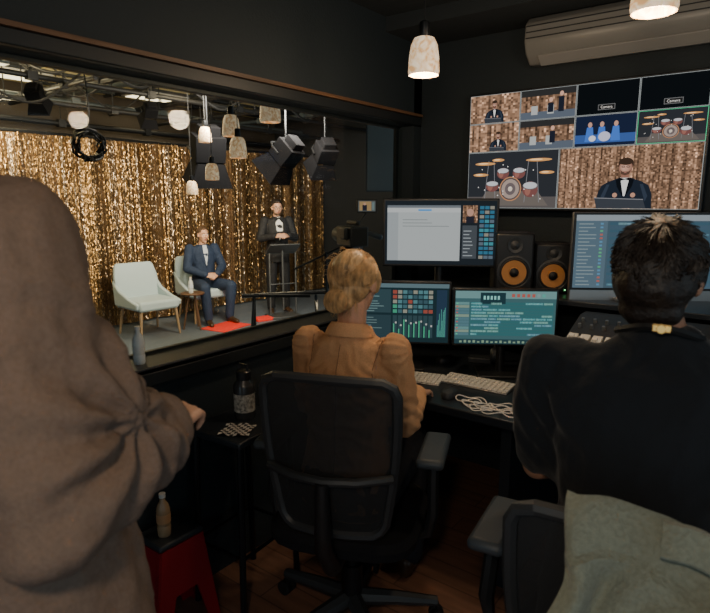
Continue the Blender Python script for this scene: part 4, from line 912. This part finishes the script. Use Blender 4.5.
for k in range(190):
    th += .30 + .42 * noise.noise(V((k * .13, 3, 1))); ax += .013 * math.cos(th); ay += .010 * math.sin(th); ax += (-ax) * .02; ay += (-ay) * .03
    pts.append((q.x + ax * 1.2 + .045 * math.sin(k * .045), q.y + ay + .02 * math.cos(k * .06), DH + .004 + .005 * (1 + math.sin(k * .9))))
for k in range(14): pts.append((q.x + .02 + .014 * k, q.y + .03 + .03 * k, DH + .004 + .01 * math.sin(k * .5) ** 2))
m.tube(pts, .0025, 6); tag(m.build('white_cable', mt['cable']), 'tangled white cable on the desk beside the man in black', 'cable')
q = at_h(512, 366, DH); t = thing('headphones', 'black headphones lying on the desk below the teal timeline monitor', 'headphones', (q.x, q.y, DH), R(25))
m = MB(); m.tube([(.085 * math.cos(a), .0 + .02, .045 + .09 * math.sin(a)) for a in [math.pi * k / 14 for k in range(15)]], .010, 8); m.build('headband', mt['bplast2'], t)
for s in (-1, 1):
    m = MB(); m.lathe([(.03, 0), (.038, .008), (.038, .026), (.026, .034)], (s * .085 - .017, .02, .042), 18, Matrix.Rotation(R(90), 3, 'Y')); m.build('ear_cup', mt['bplast2'], t)
q = at_h(480, 362, DH); m = MB(); m.X = Matrix.Translation((q.x, q.y, DH + .014)); m.box((0, 0, 0), (.11, .07, .028), R(20)); tag(m.build('hard_drive', mt['bplast2'], bevel=.005), 'small black box on the desk left of the headphones', 'box')
t = thing('mixing_console', 'black mixing console with pale keys and faders in front of the silver monitor', 'mixing console', (-.26, 2.30, DH), 0)
m = MB(); m.prism([(-.2, 0), (.2, 0), (.2, .31), (.12, .31), (-.2, .20)], 'x', -.40, .62); m.build('console_body', mt['bplast2'], t, bevel=.006)
sl = math.atan2(.11, .32); rx = Matrix.Rotation(sl, 3, 'X')
for k in range(22):
    x = -.37 + k * .045; m = MB(); m.box((x, -.11, .20 + .031 + .006), (.034, .13, .014), rx); m.box((x, -.1 + random.uniform(-.03, .03), .256), (.018, .018, .022), rx); m.build('fader', mt['keycap'], t)
m = MB(); m.lathe([(.007, 0), (.006, .016), (.0005, .017)], (0, 0, 0), 10, rx); kme = m.mesh('knob', mt['silver'])
for k in range(44):
    o = bpy.data.objects.new('knob', kme); COL.objects.link(o); o.parent = t; o.location = (-.37 + (k % 22) * .045, .02 + .045 * (k // 22), .2756 + .0155 * (k // 22))
q = at_h(578, 352, DH); m = MB(); m.box((q.x - .04, q.y - .1, DH + .004), (.16, .1, .008), R(12)); tag(m.build('notebook', mt['paper'], bevel=.001), 'pale notebook on the desk left of the mixing console', 'notebook')

# ------------------------------------------------------------------ air conditioner
A = at_y(524, 42, BY - .2); ax0 = A.x; L_ = 1.0
t = thing('air_conditioner', 'long dim white air conditioner on the back wall above the television', 'air conditioner', (ax0 + L_ / 2, BY - .002, 2.15))
prof = [(0, 0.015), (-.12, 0), (-.18, .04), (-.205, .09), (-.20, .17), (-.16, .205), (0, .212)]
m = MB(); m.prism(prof, 'x', -L_ / 2, L_ / 2); m.build('housing', mt['acw'], t, bevel=.012)
m = MB(); m.box((0, -.150, .014), (L_ - .12, .065, .008), Matrix.Rotation(R(-34), 3, 'X')); m.build('louver', mt['acl'], t, bevel=.002)
for k in range(3):
    m = MB(); m.box((0, -.2045 + .001 * k, .105 + .026 * k), (L_ - .02, .006, .004)); m.build('seam', mt['bplast'], t)
m = MB(); m.box((.3, -.192, .062), (.05, .006, .012)); m.build('display', mt['bplast2'], t)

# ------------------------------------------------------------------ office chairs
def office_chair(label, loc, rz, top=1.02, seat=.47, arm_h=.70, w=.22, ax=.30, ay=.02):
    t = thing('office_chair', label, 'office chair', loc, rz, 'black mesh office chairs')
    m = MB(); rs = [(V((0, .01, seat - .05)), .22, .22), (V((0, .01, seat - .03)), .25, .245), (V((0, .01, seat)), .255, .25), (V((0, .01, seat + .02)), .235, .23), (V((0, .0, seat + .024)), .1, .1)]
    m.loft(rs, e=4); m.build('seat', mt['fabric'], t)
    zb = top - .50; yb = -.235
    def bp(u, v):
        hw = w * (.78 + .22 * math.sin(min(1, v * 1.25) * math.pi / 2)); return V((u * hw, yb - .05 * v - .05 * (1 - u * u) * (.5 + .5 * math.cos((v - .35) * 4)) + .02, zb + (top - zb) * v))
    loop = []; n = 12
    for k in range(n): loop.append(bp(-.8 + 1.6 * k / (n - 1), 1.0))
    loop.append(bp(.95, .97))
    for k in range(n): loop.append(bp(1.0, .92 - .84 * k / (n - 1)))
    loop.append(bp(.93, .03))
    for k in range(n): loop.append(bp(.8 - 1.6 * k / (n - 1), 0))
    loop.append(bp(-.93, .03))
    for k in range(n): loop.append(bp(-1, .08 + .84 * k / (n - 1)))
    loop.append(bp(-.95, .97))
    m = MB(); m.tube(loop, .016, 8, closed=True); bk = m.build('backrest', mt['bplast2'], t)
    m = MB(); N_ = 14
    for i in range(N_ + 1):
        for j in range(N_ + 1): m.v.append(bp((-1 + 2 * i / N_) * .985, .01 + .98 * j / N_))
    for i in range(N_):
        for j in range(N_): k = i * (N_ + 1) + j; m.f.append((k, k + N_ + 1, k + N_ + 2, k + 1)); m.mi.append(0); m.c.append((1, 1, 1))
    m.build('mesh_panel', mt['weave'], bk)
    m = MB(); m.tube([bp(-1, .42) + V((0, -.02, 0)), bp(-.5, .42) + V((0, -.035, 0)), bp(0, .42) + V((0, -.04, 0)), bp(.5, .42) + V((0, -.035, 0)), bp(1, .42) + V((0, -.02, 0))], .014, 8); m.build('lumbar_bar', mt['bplast2'], bk)
    m = MB(); m.tube([(0, -.02, seat - .07), (0, -.24, seat - .06), (0, -.315, seat + .05), (0, -.325, zb + .05), bp(0, .42) + V((0, -.045, 0))], [.03, .03, .028, .026, .02], 10); m.build('spine', mt['bplast'], t)
    for s in (-1, 1):
        m = MB(); m.tube([(s * .2, -.02, seat - .045), (s * (ax - .01), -.02, seat - .03), (s * (ax + .005), -.02, seat + .04), (s * ax, ay - .02, arm_h - .02)], .02, 8); a = m.build('armrest', mt['bplast'], t)
        m = MB(); m.box((s * ax, ay, arm_h), (.09, .25, .034)); m.build('arm_pad', mt['foamarm'], a, bevel=.014)
    m = MB(); m.box((0, 0, seat - .075), (.2, .26, .05)); m.tube([(0, 0, .1), (0, 0, seat - .08)], .026, 12); m.tube([(0, 0, .09), (0, 0, .25)], .038, 12); m.build('gas_lift', mt['bmetal'], t)
    for k in range(5):
        a = k * 2 * math.pi / 5 + .3; d = V((math.cos(a), math.sin(a), 0)); m = MB()
        m.tube([V((0, 0, .115)) + d * .02, V((0, 0, .105)) + d * .15, V((0, 0, .085)) + d * .31], [.032, .026, .018], 8); lg = m.build('leg', mt['bplast2'], t)
        m = MB(); p = d * .31; q = Matrix.Rotation(a, 3, 'Z') @ Matrix.Rotation(R(90), 3, 'X')
        for s in (-.016, .016): m.lathe([(.022, -.009), (.028, -.007), (.028, .007), (.022, .009)], p + V((0, 0, .029)) + Matrix.Rotation(a, 3, 'Z') @ V((0, s, 0)), 14, q)
        m.tube([p + V((0, 0, .03)), p + V((0, 0, .08))], .008, 6); m.build('caster', mt['rubber'], lg)
    return t
office_chair('black mesh office chair under the woman in peach blazer', (-1.125, 1.475, 0), R(22), 1.01, .45, .70, .205, ax=.28)
office_chair('black mesh office chair under the man in black, with jacket draped over it', (-.19, 1.31, 0), R(8), .94, .49, .70, .23, ax=.33, ay=.04)

# ------------------------------------------------------------------ draped jacket
jk = thing('jacket', 'sage grey jacket draped over the back of the right office chair', 'jacket', (-.19, 1.31, 0), R(8))
m = MB(); NU, NV_ = 80, 90
def soft(x): return .5 + .5 * math.sin(6.283 * x)
def jp(u, v):
    x = -.125 + .485 * u; y0 = -.275
    L1, L2 = .16, .52; s = v * (L1 + L2)
    tz = .974 - .06 * u + .012 * math.sin(u * 9) + .010 * noise.noise(V((u * 8, 1, 2)))
    if s < L1: p = V((x, y0 + .035, tz - (L1 - s)))
    else:
        q = s - L1; bulge = .04 + .08 * min(1, q / .35); p = V((x, y0 - .035 - bulge * (1 - math.exp(-q * 5)), tz - q * .94))
    if abs(s - L1) < .06: p.z += .02 * math.cos((s - L1) / .06 * math.pi / 2); p.y = y0 + .035 - .07 * ((s - L1) / .12 + .5)
    g = max(0, (s - L1 + .02) / .5)
    wv = u * 2.9 + 1.3 * (v - .3) * (u - .3) * 2 + .75 * noise.noise(V((u * 2.4, v * 2.6, 5))) + .3 * v
    f1 = soft(wv) * .062 * min(1, g * 3); f2 = soft(wv * 2.1 + .4 + .9 * noise.noise(V((u * 4, v * 5, 2)))) * .022 * min(1, g * 4)
    n_ = noise.noise(V((u * 7 + v * 3, v * 9, 7))) * .022 + noise.noise(V((u * 18, v * 16, 3))) * .007
    p.y -= f1 + f2 + n_ * min(1, g * 3 + .3); p.z += noise.noise(V((u * 4, v * 5, 1))) * .018
    p.x += noise.noise(V((u * 3, v * 4, 9))) * .04 + (v > .4) * (u - .4) * (v - .4) * .25; return p
for i in range(NU + 1):
    for j in range(NV_ + 1): m.v.append(jp(i / NU, j / NV_))
for i in range(NU):
    for j in range(NV_): k = i * (NV_ + 1) + j; m.f.append((k, k + NV_ + 1, k + NV_ + 2, k + 1)); m.mi.append(0); m.c.append((1, 1, 1))
o = m.build('jacket_body', mt['jacket'], jk); so = o.modifiers.new('s', 'SOLIDIFY'); so.thickness = .010; so.offset = 0
m = MB(); m.cap((.16, -.38, .90), (.13, -.470, .70), .040, .038); m.cap((.13, -.470, .70), (.04, -.48, .50), .038, .034); blob('sleeve', m, mt['jacket'], jk, .006, 4, clothnoise(.014, 18, 2))
m = MB(); rs = []
for k in range(21):
    u = k / 20; x = .03 + .24 * u; w_ = .010 * noise.noise(V((u * 6, 2, 4))); b = V((x, -.315 + w_, .985 - .05 * u + .008 * math.sin(u * 8)))
    fl = .028 + .016 * noise.noise(V((u * 5, 8, 1)))
    rs.append([b + V((0, .02, -.02)), b + V((0, .015, .010)), b + V((0, -.005, .014)), b + V((0, -.038, -fl)), b + V((0, -.034, -fl - .006)), b + V((0, -.005, .003))])
m.rings(rs); m.build('collar', mt['jacket'], jk)

# ------------------------------------------------------------------ left side items
q = at_h(246, 420, .70); t = thing('side_stool', 'tall black stool with small square top beside the window wall', 'stool', (-1.57, q.y - .02, 0), R(4))
m = MB(); m.box((0, 0, .69), (.27, .32, .025)); m.build('stool_top', mt['desk'], t, bevel=.006)
for x in (-1, 1):
    for y in (-1, 1): m = MB(); m.tube([(x * .11, y * .13, .68), (x * .12, y * .155, 0)], .012, 8); m.build('leg', mt['bmetal'], t)
m = MB(); m.tube([(-.118, -.145, .25), (.118, -.145, .25), (.118, .145, .25), (-.118, .145, .25)], .008, 6, closed=True); m.build('foot_ring', mt['bmetal'], t)
ZT = .703
q = at_h(245, 417, ZT); t = thing('tumbler', 'black insulated bottle standing on the tall black stool', 'bottle', (max(q.x, -1.66), q.y, ZT))
m = MB(); m.lathe([(.001, 0), (.038, 0), (.040, .006), (.040, .125), (.038, .135), (.026, .15), (.025, .156)]); m.build('tumbler_body', mt['tumbler'], t)
m = MB(); m.lathe([(.0404, .03), (.0404, .10)], close=False); m.build('printed_band', mt['tlabel'], t)
m = MB(); m.lathe([(.027, .152), (.028, .182), (.022, .188), (.001, .188)]); m.tube([(.02, 0, .175), (.02, 0, .21), (-.02, 0, .21), (-.02, 0, .175)], .005, 6); m.build('lid', mt['bplast'], t)
q = at_h(238, 430, ZT); t = thing('patterned_cloth', 'black and white dotted cloth lying on the front edge of the stool', 'cloth', (q.x, q.y, ZT), R(30))
m = MB()
for i in range(9):
    for j in range(9): m.v.append(V((-.055 + .11 * i / 8, -.06 + .11 * j / 8, .005 + .004 * math.sin(i * 1.3 + j))))
for i in range(8):
    for j in range(8): k = i * 9 + j; m.f.append((k, k + 9, k + 10, k + 1)); m.mi.append((i + j) % 2); m.c.append((1, 1, 1))
m.build('cloth_sheet', [mt['wplast'], mt['bplast']], t, smooth=False)
waterbottle('clear water bottle on the window sill beside the standing person', (WX - .02, at_x(142, 350, WX).y, WS + .009), .62, lab=False)
RS = (-1.64, 1.09); t = thing('step_stool', 'dark red plastic step stool with black top on the floor by the wall', 'stool', (*RS, 0), R(0)); hz = .375
m = MB(); m.box((0, 0, hz - .012), (.14, .18, .024)); m.build('stool_top', mt['bplast2'], t, bevel=.008)
for s in (-1, 1):
    m = MB()
    m.add([(s * .065, -.085, hz - .024), (s * .065, .085, hz - .024), (s * .085, .13, 0), (s * .085, .09, 0), (s * .075, .045, .17), (s * .075, -.045, .17), (s * .085, -.09, 0), (s * .085, -.13, 0)], [(0, 1, 2, 3, 4, 5, 6, 7)])
    o = m.build('side_panel', mt['red'], t, smooth=False); z_ = o.modifiers.new('s', 'SOLIDIFY'); z_.thickness = .01; z_.offset = 0
    m = MB(); m.add([(-.065, s * .085, hz - .024), (.065, s * .085, hz - .024), (.085, s * .13, 0), (.055, s * .128, 0), (.03, s * .10, .17), (-.03, s * .10, .17), (-.055, s * .128, 0), (-.085, s * .13, 0)], [(0, 1, 2, 3, 4, 5, 6, 7)])
    o = m.build('end_panel', mt['red'], t, smooth=False); z_ = o.modifiers.new('s', 'SOLIDIFY'); z_.thickness = .01; z_.offset = 0
waterbottle('clear bottle of amber drink standing on the red step stool', (-1.63, 1.06, hz), .72, mt['amber'])

# ------------------------------------------------------------------ lights
def light(kind, name, loc, e, col, size=.1, aim=None, sy=None, spot=None):
    l = bpy.data.lights.new(name, kind); l.energy = e; l.color = col; o = bpy.data.objects.new(name, l); COL.objects.link(o); o.location = loc
    if kind == 'AREA': l.size = size; (setattr(l, 'shape', 'RECTANGLE'), setattr(l, 'size_y', sy)) if sy else None
    else: l.shadow_soft_size = size
    if kind == 'SPOT' and spot: l.spot_size = R(spot); l.spot_blend = .6
    if aim is not None: o.rotation_euler = (V(aim) - V(loc)).to_track_quat('-Z', 'Y').to_euler()
    return o
light('AREA', 'curtain_wash', (-5.3, 4.6, 2.58), 120, (1, .77, .46), .35, (-7.25, 4.9, .9), 5.5)
light('AREA', 'stage_key', (-3.9, 3.4, 2.45), 80, (1, .88, .74), .5, (-6.6, 5.0, .7), .5)
light('AREA', 'stage_key_host', (-4.2, 4.6, 2.45), 80, (1, .88, .74), .4, (-6.2, 6.4, 1.2), .4)
light('POINT', 'grid_glow', (-7.0, 2.8, 2.45), 85, (1, .80, .46), .3)
light('POINT', 'grid_glow_near', (-4.7, 2.4, 2.7), 30, (1, .80, .46), .2)
light('POINT', 'pendant_glow', pp + V((0, 0, -.1)), 12, (1, .76, .50), .05)
light('POINT', 'pendant_glow_right', p2 + V((0, 0, -.1)), 8, (1, .76, .50), .05)
light('POINT', 'fill_back', p3 + V((0, 0, -.1)), 30, (1, .78, .56), .08)  # fill light added at the unseen pendant behind the camera
w = bpy.data.worlds.new('world'); bpy.context.scene.world = w; w.use_nodes = True
bg = w.node_tree.nodes['Background']; bg.inputs[0].default_value = (.55, .70, .78, 1); bg.inputs[1].default_value = .72
